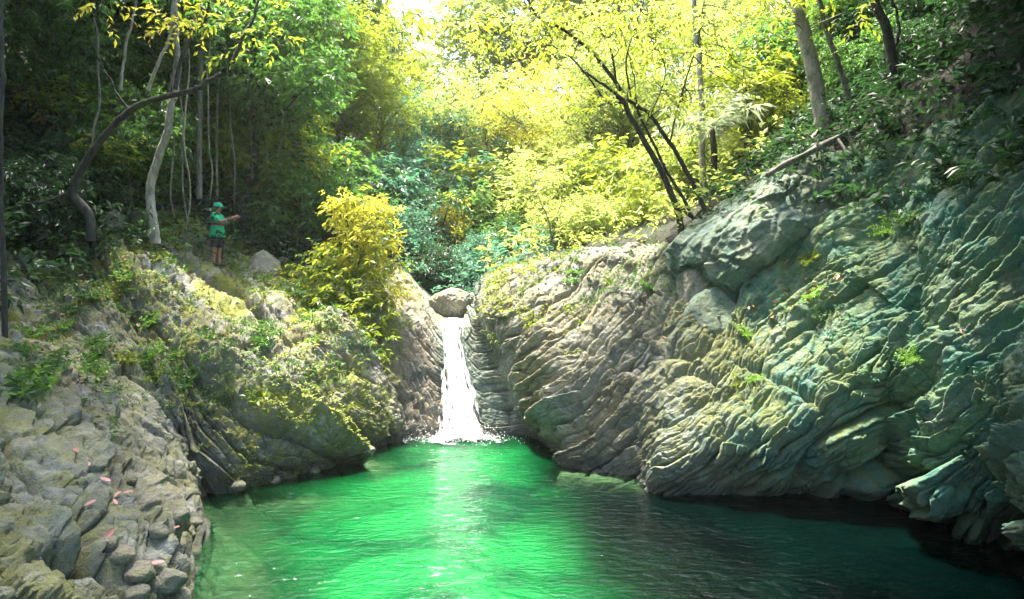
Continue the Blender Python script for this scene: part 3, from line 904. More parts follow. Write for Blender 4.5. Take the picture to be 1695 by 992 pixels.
TREES = [
 # far slope, behind everything
 ('tree', 'tall', 430, 40, -190, 'lime', 'tall lime green tree at the back of the left slope', 1.3),
 ('tree', 'broad', 545, 41, -120, 'green', 'broad green tree far back, left of the sky gap', 1.1),
 ('tree', 'tall', 610, 44, -20, 'lime', 'light green tree just left of the bright sky gap', 1.2),
 ('tree', 'broad', 700, 52, 75, 'lime', 'farthest pale green tree under the bright sky gap', 1.2),
 ('tree', 'tall', 790, 44, -40, 'yellow', 'yellow tree just right of the bright sky gap', 1.2),
 ('tree', 'broad', 880, 42, -110, 'yellow', 'tall yellow tree on the far slope behind the leaning limbs', 1.1),
 ('tree', 'tall', 985, 40, -150, 'gold', 'golden tree on the far slope, behind the fork of the leaning tree', 1.3),
 ('tree', 'broad', 1090, 38, -170, 'yellow', 'yellow far tree behind the slim pale pole trunk', 1.1),
 ('tree', 'tall', 1200, 34, -200, 'gold', 'golden far tree behind the palm fronds', 1.3),
 # middle distance
 ('tree', 'tall', 475, 28, -130, 'green', 'dense green tree on the left slope above the yellow bush', 1.15),
 ('tree', 'broad', 560, 29, 20, 'lime', 'rounded lime green tree above the yellow bush', 1.0),
 ('tree', 'airy', 625, 30, 80, 'lime', 'airy lime tree with drooping sprays left of the valley centre', 1.0),
 ('tree', 'tall', 690, 32, 150, 'teal', 'misty blue green tree left of the valley centre line', 1.1),
 ('tree', 'broad', 755, 33, 190, 'teal', 'misty blue green tree standing right above the fall boulder', 1.0),
 ('tree', 'airy', 815, 32, 110, 'yellow', 'airy pale yellow tree right of the valley centre', 1.1),
 ('tree', 'airy', 885, 30, 90, 'gold', 'golden airy tree under the two long leaning limbs', 1.1),
 ('tree', 'airy', 960, 27, 80, 'yellow', 'bright yellow airy tree behind the fork of the leaning tree', 1.15),
 ('tree', 'broad', 1040, 27, 60, 'yellow', 'bright yellow tree behind the leaning stems', 1.0),
 ('tree', 'airy', 1120, 25, 20, 'yellow', 'yellow airy tree right behind the slim pale pole trunk', 1.15),
 ('tree', 'airy', 1215, 23, -40, 'yellow', 'yellow tree on the right crest left of the pale thick trunk', 1.1),
 ('tree', 'airy', 1300, 21, -120, 'lime', 'lime tree above the crest, left of the pale thick trunk', 1.1),
 # nearer shrubs round the head of the fall
 ('shrub', 'bush', 668, 22.5, 330, 'teal', 'dark blue green shrub right of the yellow bush', 1.0),
 ('shrub', 'bush', 715, 21.5, 395, 'dark', 'dark shrub left of the boulder at the fall head', 1.0),
 ('shrub', 'bush', 752, 22.5, 400, 'teal', 'blue green shrub right behind the boulder at the fall head', 1.0),
 ('shrub', 'bush', 800, 23.5, 380, 'teal', 'blue green shrub behind the right lip of the fall', 1.0),
 ('shrub', 'bush', 690, 25, 300, 'dark', 'tall dark shrub in the shade above the fall', 1.0),
 ('shrub', 'bush', 780, 27, 300, 'green', 'green shrub under the golden sprig above the fall', 1.1),
 ('shrub', 'bush', 845, 24, 350, 'green', 'green shrub behind the slim yellow sapling', 1.0),
 ('shrub', 'bush', 738, 25.5, 322, 'gold', 'golden sprig glowing in front of the dark trees above the fall', .62),
 ('shrub', 'bush', 915, 21.5, 320, 'yellow', 'pale yellow shrub above the right bank near the slim sapling', 1.0),
 ('shrub', 'bush', 985, 20, 315, 'yellow', 'yellow shrub above the right bank behind its rock crest', 1.1),
 ('shrub', 'bush', 1055, 18.5, 290, 'lime', 'lime shrub on the bank crest left of the leaning stems', 1.0),
 ('shrub', 'bush', 1120, 17.3, 330, 'yellow', 'low yellow shrub at the foot of the leaning stems', .9),
 ('shrub', 'bush', 1215, 16.5, 215, 'yellow', 'yellow green shrub behind the large green boulder', .9),
 ('shrub', 'bush', 1275, 16.3, 120, 'lime', 'lime shrub above the large green boulder', .9),
 # left slope, in the shade
 ('shrub', 'bush', 500, 20.5, 250, 'green', 'green shrub behind the left shoulder of the yellow bush', 1.1),
 ('shrub', 'bush', 430, 20.5, 270, 'green', 'green shrub in front of the person, up the slope', 1.0),
 ('shrub', 'bush', 460, 23.5, 170, 'dark', 'dark shrub on the slope above the green one by the person', 1.1),
 ('tree', 'tall', 390, 23, -180, 'green', 'shaded green tree on the slope above the person', 1.0),
 ('tree', 'broad', 330, 21, -160, 'green', 'leafy green tree on the slope behind the person', 1.0),
 ('tree', 'broad', 230, 19.5, -220, 'green', 'wide green tree on the slope behind the pale bent trunk', 1.0),
 ('tree', 'tall', 130, 18, -260, 'green', 'green tree high on the slope behind the black limb', 1.1),
 ('shrub', 'bush', 210, 16.2, 130, 'green', 'green shrub on the slope right above the bend of the black limb', .8),
 ('shrub', 'bush', 310, 19.2, 150, 'lime', 'lime shrub glimpsed between the trunks behind the person', .9),
 ('shrub', 'bush', 420, 21.5, 110, 'lime', 'lime shrub on the slope above the green shrub by the person', 1.0),
 ('tree', 'broad', 30, 16.5, -300, 'dark', 'darkest tree in the upper corner left of the black limb', .9),
 ('shrub', 'bush', 575, 36, 150, 'lime', 'tall lime shrub at the back of the left slope', 1.2),
 ('shrub', 'bush', 650, 38, 170, 'teal', 'farthest blue green shrub under the sky gap', 1.2),
 ('shrub', 'bush', 710, 42, 190, 'lime', 'farthest lime shrub under the sky gap', 1.2),
 ('shrub', 'bush', 770, 40, 175, 'teal', 'farthest blue green shrub right of the sky gap', 1.2),
 ('shrub', 'bush', 845, 38, 160, 'yellow', 'farthest yellow shrub right of the sky gap', 1.2),
 ('shrub', 'bush', 930, 36, 140, 'lime', 'farthest lime shrub behind the leaning limbs', 1.3),
 ('shrub', 'bush', 1030, 33, 120, 'yellow', 'far yellow shrub behind the fork of the leaning tree', 1.3),
 ('tree', 'broad', 425, 19.5, -60, 'green', 'green tree with hanging leaves on the slope right above the person', .9),
 ('tree', 'tall', 285, 18.5, -120, 'green', 'green tree hiding the slope behind the pale bent trunk', 1.0),
 ('tree', 'broad', 100, 16, -120, 'green', 'green tree above the strap leaved plants', .8),
 ('shrub', 'bush', 600, 24, 300, 'green', 'green shrub behind the top of the yellow bush', 1.2),
 ('shrub', 'bush', 560, 25, 230, 'green', 'taller green shrub on the left slope behind the yellow bush', 1.3),
 ('shrub', 'bush', 645, 27, 250, 'teal', 'blue green shrub in the notch left of the valley centre', 1.3),
 ('shrub', 'bush', 720, 30, 270, 'teal', 'misty blue green shrub in the middle of the valley', 1.4),
 ('shrub', 'bush', 800, 31, 260, 'lime', 'pale lime shrub in the middle of the valley', 1.4),
 ('shrub', 'bush', 870, 28, 255, 'yellow', 'pale yellow shrub far behind the slender sapling', 1.4),
 ('shrub', 'bush', 950, 25, 235, 'yellow', 'yellow shrub filling the gap under the leaning limbs', 1.4),
 ('shrub', 'bush', 1030, 23, 225, 'lime', 'lime shrub filling the gap behind the leaning stems', 1.3),
 ('shrub', 'bush', 1105, 21, 215, 'yellow', 'yellow shrub between the leaning stems and the slim pale pole', 1.2),
 ('shrub', 'bush', 1180, 19.5, 190, 'lime', 'lime shrub behind the foot of the bleached palm', 1.2),
 ('shrub', 'bush', 1260, 18.5, 60, 'yellow', 'yellow shrub on the hillside left of the thick pale trunk', 1.2),
 ('shrub', 'bush', 1335, 17.5, 20, 'green', 'green shrub on the hillside right behind the thick pale trunk', 1.2),
 ('shrub', 'bush', 1450, 16, -20, 'dark', 'dark shrub between the thin slanting trunk and the dark forked trunk', 1.1),
 ('shrub', 'bush', 1560, 14.5, -60, 'dark', 'dark shrub uphill right of the dark forked trunk', 1.1),
 ('shrub', 'bush', 1660, 12.6, -90, 'dark', 'dark shrub in the upper right corner above the rock', 1.1),
 ('shrub', 'bush', 330, 20, 235, 'dark', 'dark shrub right behind the person', 1.1),
 ('shrub', 'bush', 120, 15, 215, 'dark', 'dark shrub uphill left of the rock pile', 1.1),
 ('shrub', 'bush', 1600, 13.0, -40, 'green', 'green shrub on the bare hillside in the upper right', 1.2),
 ('shrub', 'bush', 1570, 11.9, 40, 'dark', 'low dark shrub at the top edge of the right rock face', 1.0),
 ('shrub', 'bush', 1480, 14.2, 20, 'green', 'green shrub beside the dark forked trunk', 1.1),
 ('shrub', 'bush', 60, 13.5, 250, 'dark', 'dark low shrub on the slope by the slim black trunk', 1.0),
 ('shrub', 'bush', 185, 17, 190, 'dark', 'dark shrub behind the pile of pale angular rocks', 1.0),
 ('shrub', 'bush', 255, 18.2, 240, 'green', 'green shrub beside the foot of the pale bent trunk', .8),
 # right slope, in the shade
 ('tree', 'broad', 1430, 18.5, -260, 'green', 'shaded green tree behind the pale thick trunk', 1.0),
 ('tree', 'broad', 1545, 16, -330, 'dark', 'dark tree high above the right rock face', .9),
 ('tree', 'tall', 1680, 14, -420, 'dark', 'darkest tree in the upper corner above the right rock face', 1.0),
 ('shrub', 'bush', 1390, 15.2, 60, 'green', 'green shrub just right of the pale thick trunk', .8),
 ('shrub', 'bush', 1510, 13.2, 20, 'dark', 'dark shrub on the crest of the right rock face', .9),
 ('shrub', 'bush', 1620, 11.8, -30, 'dark', 'dark shrub high at the edge of the right rock face', .8),
]
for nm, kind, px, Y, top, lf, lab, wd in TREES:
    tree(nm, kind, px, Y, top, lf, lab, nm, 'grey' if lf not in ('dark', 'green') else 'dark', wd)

rc = np.random.default_rng(18)
for k in range(22):
    px = rc.uniform(60, 470) if k < 14 else rc.uniform(1330, 1640)
    if 270 < px < 480: px = 60 + (px - 270) * .9
    Y = (13.5 + 5.5 * rc.random() + (px / 470) * 2.5) if k < 14 else 17.5 - (px - 1330) / 310 * 5
    z = CAM_Z + .0
    X = (px - 847.5) / FPX * Y
    g0 = ground(X, Y); hh = rc.uniform(2.0, 3.6)
    top = 496 - (g0 + hh - CAM_Z) / Y * FPX
    tree('sapling', 'sapling', px, Y, top, 'green' if k % 3 else 'lime', 'young green sapling on the shaded left slope' if k < 14 else 'young green sapling on the shaded right hillside', 'sapling', 'grey', 1.3, None, 'saplings on the left slope' if k < 14 else 'saplings on the right hillside')
# unseen trees added on the right bank to shade the pool and rock face
def shade_tree(base, tip, crown, leaf, label, s=1.0):
    z = ground(*base)
    b0 = np.array([*base, z - .3]); t = np.array(tip) - b0
    e = empty('tree', b0); tag(e, label, 'tree')
    w = Wood(); w.add(smooth_path([(0, 0, 0), t * np.array([.25, .25, .5]), t * np.array([.65, .65, .85]), t], 30), np.linspace(.24, .09, 30), 10, .06)
    link('trunk', w.mesh('trunk'), BARK['dark'], e)
    r = np.random.default_rng(len(label))
    C = np.array(crown) - b0
    tw = clump_twigs(C, [1.1 * s] * len(C), [70] * len(C), 3, .6, .6)
    link('crown', cloud_mesh('crown', [leaf_cloud(*tw, 8, .24, .45, .4, 4)]), LM[leaf], e)
rc = np.random.default_rng(8)
shade_tree((7.6, 4.6), (1.6, 5.2, 10.2), [(rc.uniform(-2.2, 4.6), rc.uniform(3.4, 6.8), rc.uniform(8.6, 10.8)) for _ in range(24)] + [(rc.uniform(1.6, 6.4), rc.uniform(6.4, 8.4), rc.uniform(8.8, 10.8)) for _ in range(18)], 'dark', 'big tree leaning from the right bank over the near pool')
shade_tree((11.0, 9.6), (7.5, 9.2, 9.6), [(rc.uniform(4.6, 9.6), rc.uniform(6.8, 11.6), rc.uniform(9.2, 11.2)) for _ in range(24)], 'dark', 'big dark tree hanging over the right rock face from above')
# tall unseen trees added so that their crowns shade the pool and rock
for X, Y, H, sp, lab in [(-9.5, 6, 13, 'dark', 'tall dark unseen tree added to shade the near left bank'), (-9, 0.5, 13, 'dark', 'tall unseen shade tree added on the left bank beside the viewpoint'),
                         (-11, 10.5, 12, 'dark', 'tall dark unseen tree added to shade the left foreground rocks'),
                         (8.8, 6.5, 13, 'dark', 'tall dark unseen tree added to shade the near right bank'), (8.6, .5, 13, 'dark', 'tall unseen shade tree added on the right bank beside the viewpoint'),
                         (10, 10, 12, 'dark', 'tall dark unseen tree added above the right rock face for shade'), 
  (7.6, 3.5, 12.5, 'dark', 'dense dark unseen tree added to shade the corner of the pool'), (9.5, 8.2, 12, 'dark', 'dense dark unseen tree added to shade the striped right rock'), (6.2, -2.5, 12.5, 'dark', 'unseen shade tree added on the right bank just behind the viewpoint'),
 ]:
    z = ground(X, Y)
    tm, cm = PROTO['broad'][int(X * 10) % 2]
    e = empty('tree', (X, Y, z - .1), X * 3.1, (H / 8 * 1.15, H / 8 * 1.15, H / 8))
    tag(e, lab, 'tree')
    link('trunk', tm, BARK['dark'], e); link('crown', cm, LM[sp], e)
# ------------------------------------------------------------------ boulders and stones
def boulder_mesh(name, radii, seed, rough=.16, cuts=7, res=70, tilt=(0, 0, 0), strat=0.0, lims=(.72, .93), shp=30, fac=0.0):
    r = np.random.default_rng(seed)
    a = np.linspace(0, np.pi, res); b_ = np.linspace(0, 2 * np.pi, res * 2, endpoint=False)
    A, B = np.meshgrid(a, b_, indexing='ij')
    D = np.stack([np.sin(A) * np.cos(B), np.sin(A) * np.sin(B), np.cos(A)], -1).reshape(-1, 3)
    rad = np.ones(len(D))
    for k in range(cuts):                             # flat broken faces
        n = unit(r.normal(size=3)); dd = r.uniform(*lims)
        dot = D @ n
        lim = dd / np.maximum(dot, 1e-3)
        rad = np.where(dot > 0, -np.log(np.exp(-shp * rad) + np.exp(-shp * np.minimum(lim, 3))) / shp, rad)
    Pn = D * rad[:, None]
    q = fbm(Pn + seed, .7, 4, seed)
    rad = rad * (1 + rough * q + rough * .25 * fbm(Pn + seed, .16, 3, seed + 3, True))
    V = D * rad[:, None] * np.array(radii)
    if strat:
        V += D * (strat * layers(V, V @ np.array([-.5, .3, .8]), V @ np.array([.8, 0, .5]), .35 + 0 * rad, 1.6, seed))[:, None]
    if fac:
        V += D * (fac * facets(V + seed, .8, seed) + .3 * fac * facets(V + seed, .3, seed + 2))[:, None]
    from mathutils import Euler
    M = np.array(Euler(tilt).to_matrix())
    V = V @ M.T
    ii = np.arange(res * res * 2).reshape(res, res * 2); jj = np.roll(ii, -1, axis=1)
    F = np.stack([ii[:-1], ii[1:], jj[1:], jj[:-1]], -1).reshape(-1, 4)
    return mesh_data(name, V, F)


ROCK_GREY = rock_material('grey_boulder_rock', False, algae=.1, moss=.35, warm=.3)
ROCK_WARM = rock_material('warm_boulder_rock', False, base=((.12, .11, .095), (.27, .25, .22), (.42, .40, .36)), algae=.05, moss=.5, warm=.6)
ROCK_TEAL = rock_material('algae_boulder_rock', False, algae=.6, moss=.3, warm=.15)
ROCK_MOSS = rock_material('mossy_boulder_rock', False, algae=.3, moss=1.1, warm=.3)


def boulder(name, px, py, Y, radii, seed, mat, label, tilt=(0, 0, 0), sink=0.0, cat='boulder', group=None, ground_it=False, **kw):
    c = at(px, py, Y)
    if ground_it:
        h, _ = hit(px, py)
        if h is not None: c = h + np.array([0, 0, radii[2] * .35])
    o = link(name, boulder_mesh(name, radii, seed, tilt=tilt, **kw), mat)
    o.location = tuple(c - np.array([0, 0, sink]))
    return tag(o, label, cat, group)


boulder('boulder', 748, 507, 18.0, (.56, .5, .46), 5, ROCK_WARM, 'rounded boulder wedged at the head of the waterfall', cuts=8, rough=.24, lims=(.68, .95), shp=22, res=110, fac=.08)
boulder('boulder', 1282, 392, 13.35, (2.2, 1.55, 1.4), 8, ROCK_TEAL, 'huge smooth green tinged boulder face on the right bank', tilt=(0, R(-38), R(8)), cuts=12, rough=.12, res=260, fac=.30, strat=.03, lims=(.66, .92))
boulder('boulder', 1190, 535, 12.35, (.62, .5, .62), 18, ROCK_TEAL, 'cracked green rock block under the huge smooth boulder', tilt=(0, .3, 0), cuts=8, res=90)
boulder('boulder', 1155, 480, 12.9, (.42, .4, .5), 28, ROCK_GREY, 'grey rock block left under the huge smooth boulder', tilt=(0, .2, .3), cuts=8)
boulder('boulder', 920, 708, 13.35, (.30, .3, .30), 9, ROCK_MOSS, 'mossy rounded rock at the water edge right of the fall', cuts=6)
for k, (px, py, w_, h_, lab) in enumerate([
    (165, 300, .42, .34, 'upper left angular rock in the pile below the black limb'), (205, 335, .42, .36, 'angular pale rock in the middle of the pile below the black limb'),
    (225, 290, .32, .26, 'small pale rock at the top of the pile near the bent trunk'), (140, 345, .42, .30, 'left angular rock beside the black stump on the slope'),
    (185, 378, .45, .26, 'flat pale slab at the bottom of the rock pile'), (110, 250, .45, .34, 'dim grey rock high on the left slope'), (240, 372, .38, .24, 'low grey rock left of the foot path'),
    (440, 448, .5, .22, 'pale slab right of the person on the ledge')]):
    boulder('rock', px, py, 14, (w_ * 1.15, w_ * .9, h_ * 1.15), 40 + k, ROCK_GREY, lab, tilt=(.2 * k, .4 - .1 * k, k), cat='rock', group='angular rocks on the left slope', ground_it=True, cuts=14, res=50, rough=.1, lims=(.5, .85))
STONES = [(278, 968, .17, .10, 'grey', 'largest smooth grey stone at the pool edge'), (233, 953, .15, .09, 'warm', 'buff stone beside the large grey pool edge stone'), (262, 885, .11, .08, 'grey', 'blue grey stone above the pink leaf at the pool edge'),
          (245, 840, .12, .08, 'warm', 'warm stone in the mossy gully'), (300, 858, .12, .08, 'grey', 'grey stone just above the sandy shallows'), (322, 868, .10, .06, 'grey', 'small dark stone at the tip of the rock ridge'),
          (205, 925, .12, .08, 'warm', 'buff stone in the gully left of the pink leaf'), (180, 905, .1, .07, 'warm', 'small buff stone in the lower gully'), (225, 990, .12, .08, 'grey', 'stone at the bottom edge of the gully'),
          (300, 990, .10, .06, 'warm', 'pale stone half under the shallows'), (160, 775, .10, .07, 'grey', 'grey stone high in the mossy gully'), (215, 800, .1, .07, 'grey', 'little grey stone in the middle of the gully'),
          (395, 808, .12, .08, 'grey', 'grey stone at the foot of the mossy overhang'), (455, 798, .12, .07, 'grey', 'pale stone at the water line under the moss'), (520, 783, .12, .07, 'warm', 'flat warm stone in the left shallows'), (610, 748, .13, .08, 'grey', 'grey stone at the water line left of the fall')]
for k, (px, py, w_, h_, mm, lab) in enumerate(STONES):
    boulder('stone', px, py, 7, (w_, w_ * .8, h_), 70 + k, ROCK_GREY if mm == 'grey' else ROCK_WARM, lab, tilt=(.1, .1, k * 1.3), cat='stone', group='stones along the left shore', ground_it=True, cuts=6, res=30, rough=.1)


# ------------------------------------------------------------------ trees traced limb by limb, each at its own distance
def limb_tree(name, base, limbs, clumps, leaf, bark, label, leaf_size=.15, seed=1, m=8, droop=.4, length=.5, flat=.6, cat='tree', width=.42, second=None):
    """limbs: [(points (px,py,Y), r0, r1)]; clumps: [(px,py,Y,radius m,twigs)]"""
    b0 = at(*base)
    r = np.random.default_rng(seed)
    e = empty(name, b0)
    tag(e, label, cat)
    w = Wood()
    ends = []
    for pts, r0, r1 in limbs:
        q = np.array([at(*p) for p in pts]) - b0
        n = 10 * len(q)
        path = smooth_path(q, n)
        path += .012 * np.cumsum(r.normal(size=path.shape), axis=0) * np.linspace(0, 1, n)[:, None]
        w.add(path, np.linspace(r0, r1, n), 10, .07)
        ends.append(path)
    allp = np.vstack(ends)
    if clumps:
        C = np.array([at(a, b_, Y) for a, b_, Y, *_ in clumps]) - b0
        for c in C:
            k = np.argmin(np.linalg.norm(allp - c, axis=1) + .25 * np.maximum(0, allp[:, 2] - c[2]))
            pts = smooth_path(crooked(allp[k], c, 5, .05, r), 12)
            w.add(pts, np.linspace(.014, .005, 12), 5)
    link('trunk', w.mesh('trunk'), BARK[bark], e)
    if clumps:
        def crown(sel, lf, nm):
            if len(sel) == 0: return
            tw = clump_twigs(C[sel], [clumps[i][3] for i in sel], [clumps[i][4] for i in sel], seed, flat, length)
            link(nm, cloud_mesh(nm, [leaf_cloud(*tw, m, leaf_size, width, droop, seed + 2)]), LM[lf], e)
        A = [i for i in range(len(clumps)) if len(clumps[i]) < 6]
        B = [i for i in range(len(clumps)) if len(clumps[i]) >= 6]
        crown(A, leaf, 'crown')
        crown(B, second, 'foliage')
    return e


Yt = 14.2
T = lambda px, py, dy=0: (px, py, Yt + dy)
lc = []
rr_ = np.random.default_rng(77)
for (a, b_, sx, sy, k, y0) in [(900, 40, 90, 50, 13, -.6), (1010, 40, 80, 45, 12, 0), (1090, 90, 60, 60, 11, .3), (1070, 30, 70, 40, 9, .2), (800, 35, 60, 40, 7, -1), (950, 170, 50, 30, 5, -.5), (1190, 60, 60, 60, 9, .6), (1120, 165, 45, 45, 6, .5), (1240, 120, 40, 50, 5, .8)]:
    for q in range(k):
        lc.append((a + rr_.normal() * sx * .6, b_ + rr_.normal() * sy * .6, Yt + y0 + rr_.normal() * .7, rr_.uniform(.2, .42), rr_.integers(6, 13)) + ((1,) if rr_.random() < .45 else ()))
limb_tree('leaning_tree', T(1150, 372), [
    ([T(1128, 392), T(1122, 345), T(1100, 285), T(1070, 220), T(1040, 172), T(1028, 150)], 0.072, 0.050),
    ([T(1172, 362), T(1155, 320), T(1135, 285), T(1108, 240), T(1075, 195), T(1040, 172)], 0.054, 0.036),
    ([T(1152, 372), T(1128, 322), T(1100, 275), T(1070, 215), T(1050, 180)], 0.036, 0.025),
    ([T(1165, 368), T(1135, 352), T(1112, 318), T(1100, 285)], 0.036, 0.029),
    ([T(1028, 150), T(1010, 125), T(975, 80), T(930, 48, -.2), T(890, 25, -.4), T(866, -10, -.6)], 0.045, 0.020),
    ([T(1036, 168), T(1005, 145), T(968, 110)], 0.036, 0.022),
    ([T(1030, 170), T(1005, 170), T(975, 135), T(935, 95), T(895, 82), T(845, 85)], 0.026, 0.009),
    ([T(1020, 135), T(1010, 85), T(985, 40), T(960, -10)], 0.026, 0.014),
    ([T(1045, 165), T(1035, 100), T(1050, 40), T(1065, -15)], 0.022, 0.012),
    ([T(1108, 240), T(1120, 190), T(1140, 120), T(1160, 60), T(1166, -10)], 0.022, 0.010),
    ([T(1055, 185), T(1048, 130), T(1030, 70)], 0.016, 0.009),
    ([T(1070, 205), T(1105, 120), T(1085, 60)], 0.016, 0.009)], lc, 'lime', 'dark', 'many stemmed dark tree leaning out over the right bank', .125, 5, 8, .5, .42, .55, second='yellow')
limb_tree('slim_tree', (1163, 330, 16.5), [([(1165, 345, 16.5), (1163, 250, 16.5), (1160, 150, 16.5), (1156, 60, 16.5), (1152, -60, 16.5)], .085, .06)],
          [(1140, -30, 16.5, .6, 16), (1180, -40, 16.5, .6, 16), (1130, 20, 16.8, .4, 9)], 'yellow', 'pale', 'slim straight pale pole trunk right of the leaning tree', .14, 6)
limb_tree('thick_tree', (1362, 215, 13.4), [([(1368, 232, 13.4), (1362, 195, 13.4), (1355, 130, 13.4), (1345, 60, 13.4), (1335, -10, 13.4), (1325, -90, 13.4)], .155, .12), ([(1366, 215, 13.4), (1385, 232, 13.2), (1402, 245, 13.0)], .07, .02), ([(1362, 212, 13.4), (1345, 228, 13.1), (1335, 238, 12.9)], .06, .02)],
          [(1320, -40, 13.2, .7, 24), (1290, 10, 13, .5, 14), (1370, -30, 13.3, .7, 22), (1265, 40, 13, .4, 9), (1400, 20, 13, .4, 8)], 'lime', 'pale', 'thick pale trunk standing on the crest of the right bank', .14, 7)
limb_tree('thin_tree', (1408, 180, 13.6), [([(1412, 185, 13.6), (1395, 130, 13.6), (1372, 70, 13.6), (1355, 20, 13.6), (1340, -60, 13.6)], .06, .04)], [(1345, -50, 13.6, .5, 12)], 'green', 'grey', 'thin slanting trunk right of the thick pale trunk', .14, 8)
limb_tree('dark_tree', (1482, 135, 12.8), [([(1485, 150, 12.8), (1476, 90, 12.8), (1466, 40, 12.8), (1450, -10, 12.8), (1440, -80, 12.8)], .10, .07), ([(1476, 90, 12.8), (1490, 50, 12.8), (1485, 0, 12.8)], .04, .02)], [(1440, -60, 12.8, .7, 20), (1490, -30, 12.8, .5, 12)], 'dark', 'dark', 'dark forked trunk on the crest, farthest right', .14, 9)
# left slope
limb_tree('black_limb_tree', (125, 335, 12.6), [
    ([(150, 400, 12.6), (148, 355, 12.6), (122, 315, 12.6), (150, 258, 12.5), (200, 195, 12.4), (250, 162, 12.3), (300, 145, 12.2), (345, 133, 12.1), (385, 105, 12.0)], .085, .035),
    ([(290, 148, 12.2), (298, 105, 12.2), (318, 55, 12.2), (340, 30, 12.2), (350, -20, 12.2)], .04, .02),
    ([(385, 105, 12.0), (402, 60, 12.0), (425, 15, 12.0), (440, -20, 12)], .033, .018),
    ([(122, 315, 12.6), (85, 330, 12.5), (30, 335, 12.4)], .03, .012),
    ([(215, 185, 12.4), (190, 150, 12.4), (170, 100, 12.4)], .022, .012)],
    [(300, 35, 12.2, .35, 9, 1), (275, 30, 12.2, .3, 7, 1), (345, 35, 12.2, .3, 7, 1), (170, 10, 12.2, .3, 6, 1), (420, 20, 12, .4, 9), (450, 60, 12, .4, 9), (400, 90, 12, .3, 6), (330, -10, 12.2, .4, 9)], 'lime', 'dark', 'black bent limb reaching across the left slope', .13, 10, second='gold')
limb_tree('bent_tree', (252, 315, 14.6), [([(258, 405, 14.4), (250, 340, 14.5), (250, 305, 14.6), (262, 262, 14.6), (275, 225, 14.6), (282, 180, 14.6), (290, 150, 14.6), (292, 60, 14.6), (285, -60, 14.6)], .10, .05)], [(300, -20, 14.6, .7, 20), (260, -40, 14.6, .7, 20)], 'green', 'pale', 'pale bent trunk on the left slope behind the black limb', .14, 11)
limb_tree('thin_tree', (205, 130, 13.6), [([(200, 150, 13.8), (202, 120, 13.8), (206, 70, 13.8), (215, 20, 13.8), (218, -50, 13.8)], .03, .02)], [(215, -30, 13.8, .4, 10)], 'dark', 'pale', 'thin pale trunk above the strap leaved plants', .13, 12)
limb_tree('thin_tree', (245, 145, 13.8), [([(245, 150, 14), (262, 100, 14), (275, 60, 14), (280, 0, 14), (280, -60, 14)], .035, .02)], [(285, -30, 14, .4, 10)], 'dark', 'pale', 'thin slanting trunk left of the golden sprig', .13, 13)
limb_tree('thin_tree', (330, 215, 17.5), [([(330, 330, 17.3), (330, 215, 17.5), (333, 140, 17.5), (335, 60, 17.5), (336, -60, 17.5)], .075, .05)], [(336, -30, 17.5, .7, 18)], 'green', 'grey', 'straight grey trunk on the slope above the person', .14, 14)
limb_tree('thin_tree', (360, 320, 18.5), [([(360, 330, 18.5), (358, 250, 18.5), (358, 160, 18.5), (360, 60, 18.5), (362, -60, 18.5)], .032, .02)], [(362, -30, 18.5, .6, 14)], 'green', 'pale', 'very thin straight stem right above the head of the person', .14, 15)
limb_tree('thin_tree', (455, 290, 20.5), [([(452, 300, 20.5), (465, 235, 20.5), (480, 175, 20.5), (490, 120, 20.5), (500, 40, 20.5)], .05, .025)], [(500, 40, 20.5, .7, 18), (485, 90, 20.5, .5, 12)], 'lime', 'pale', 'pale slanting stem left of the yellow bush top', .14, 16)
limb_tree('thin_tree', (8, 560, 8.2), [([(8, 580, 8.4), (8, 450, 8.4), (6, 300, 8.4), (12, 150, 8.4), (20, -20, 8.4)], .035, .025)], [], 'dark', 'dark', 'slim black trunk standing at the edge of the near left slope', .13, 17)
limb_tree('sapling', (912, 405, 17.6), [([(914, 410, 17.6), (908, 370, 17.6), (892, 330, 17.6), (880, 285, 17.6)], .022, .01), ([(912, 400, 17.6), (925, 350, 17.6), (935, 310, 17.6)], .016, .008)],
          [(880, 285, 17.6, .45, 13), (905, 310, 17.6, .45, 13), (935, 315, 17.6, .4, 12), (890, 345, 17.6, .4, 10), (950, 345, 17.6, .4, 10), (865, 320, 17.6, .35, 8), (925, 275, 17.6, .4, 9)], 'yellow', 'grey', 'slender yellow sapling on the crest of the right bank', .12, 18)

# the yellow bush on the left lip
yc = []
for (a, b_, Y, rad, k, f) in [(600, 335, 16.6, .42, 40, 0), (625, 352, 16.6, .36, 34, 0), (575, 352, 16.6, .38, 34, 0), (555, 330, 16.7, .2, 9, 0), (610, 385, 16.5, .45, 46, 0), (580, 400, 16.4, .45, 46, 0), (632, 400, 16.5, .34, 30, 0), (548, 420, 16.4, .42, 38, 1),
                               (600, 430, 16.3, .45, 46, 0), (635, 445, 16.4, .36, 32, 0), (565, 455, 16.2, .48, 50, 1), (525, 455, 16.2, .42, 38, 1), (610, 475, 16.1, .45, 44, 1), (640, 480, 16.2, .3, 22, 0), (505, 490, 16.0, .45, 40, 1), (550, 500, 15.8, .5, 50, 1),
                               (595, 515, 15.7, .5, 46, 1), (630, 520, 15.7, .32, 24, 1), (480, 505, 16, .4, 30, 0), (500, 535, 15.2, .42, 34, 0), (540, 545, 15.2, .42, 34, 1), (580, 550, 15.2, .4, 30, 1), (465, 470, 16.5, .3, 16, 0), (515, 565, 14.8, .35, 24, 0), (620, 560, 15.2, .3, 20, 1), (610, 585, 15.0, .25, 14, 1)]:
    yc.append((a, b_, Y, rad, k) + ((1,) if f else ()))
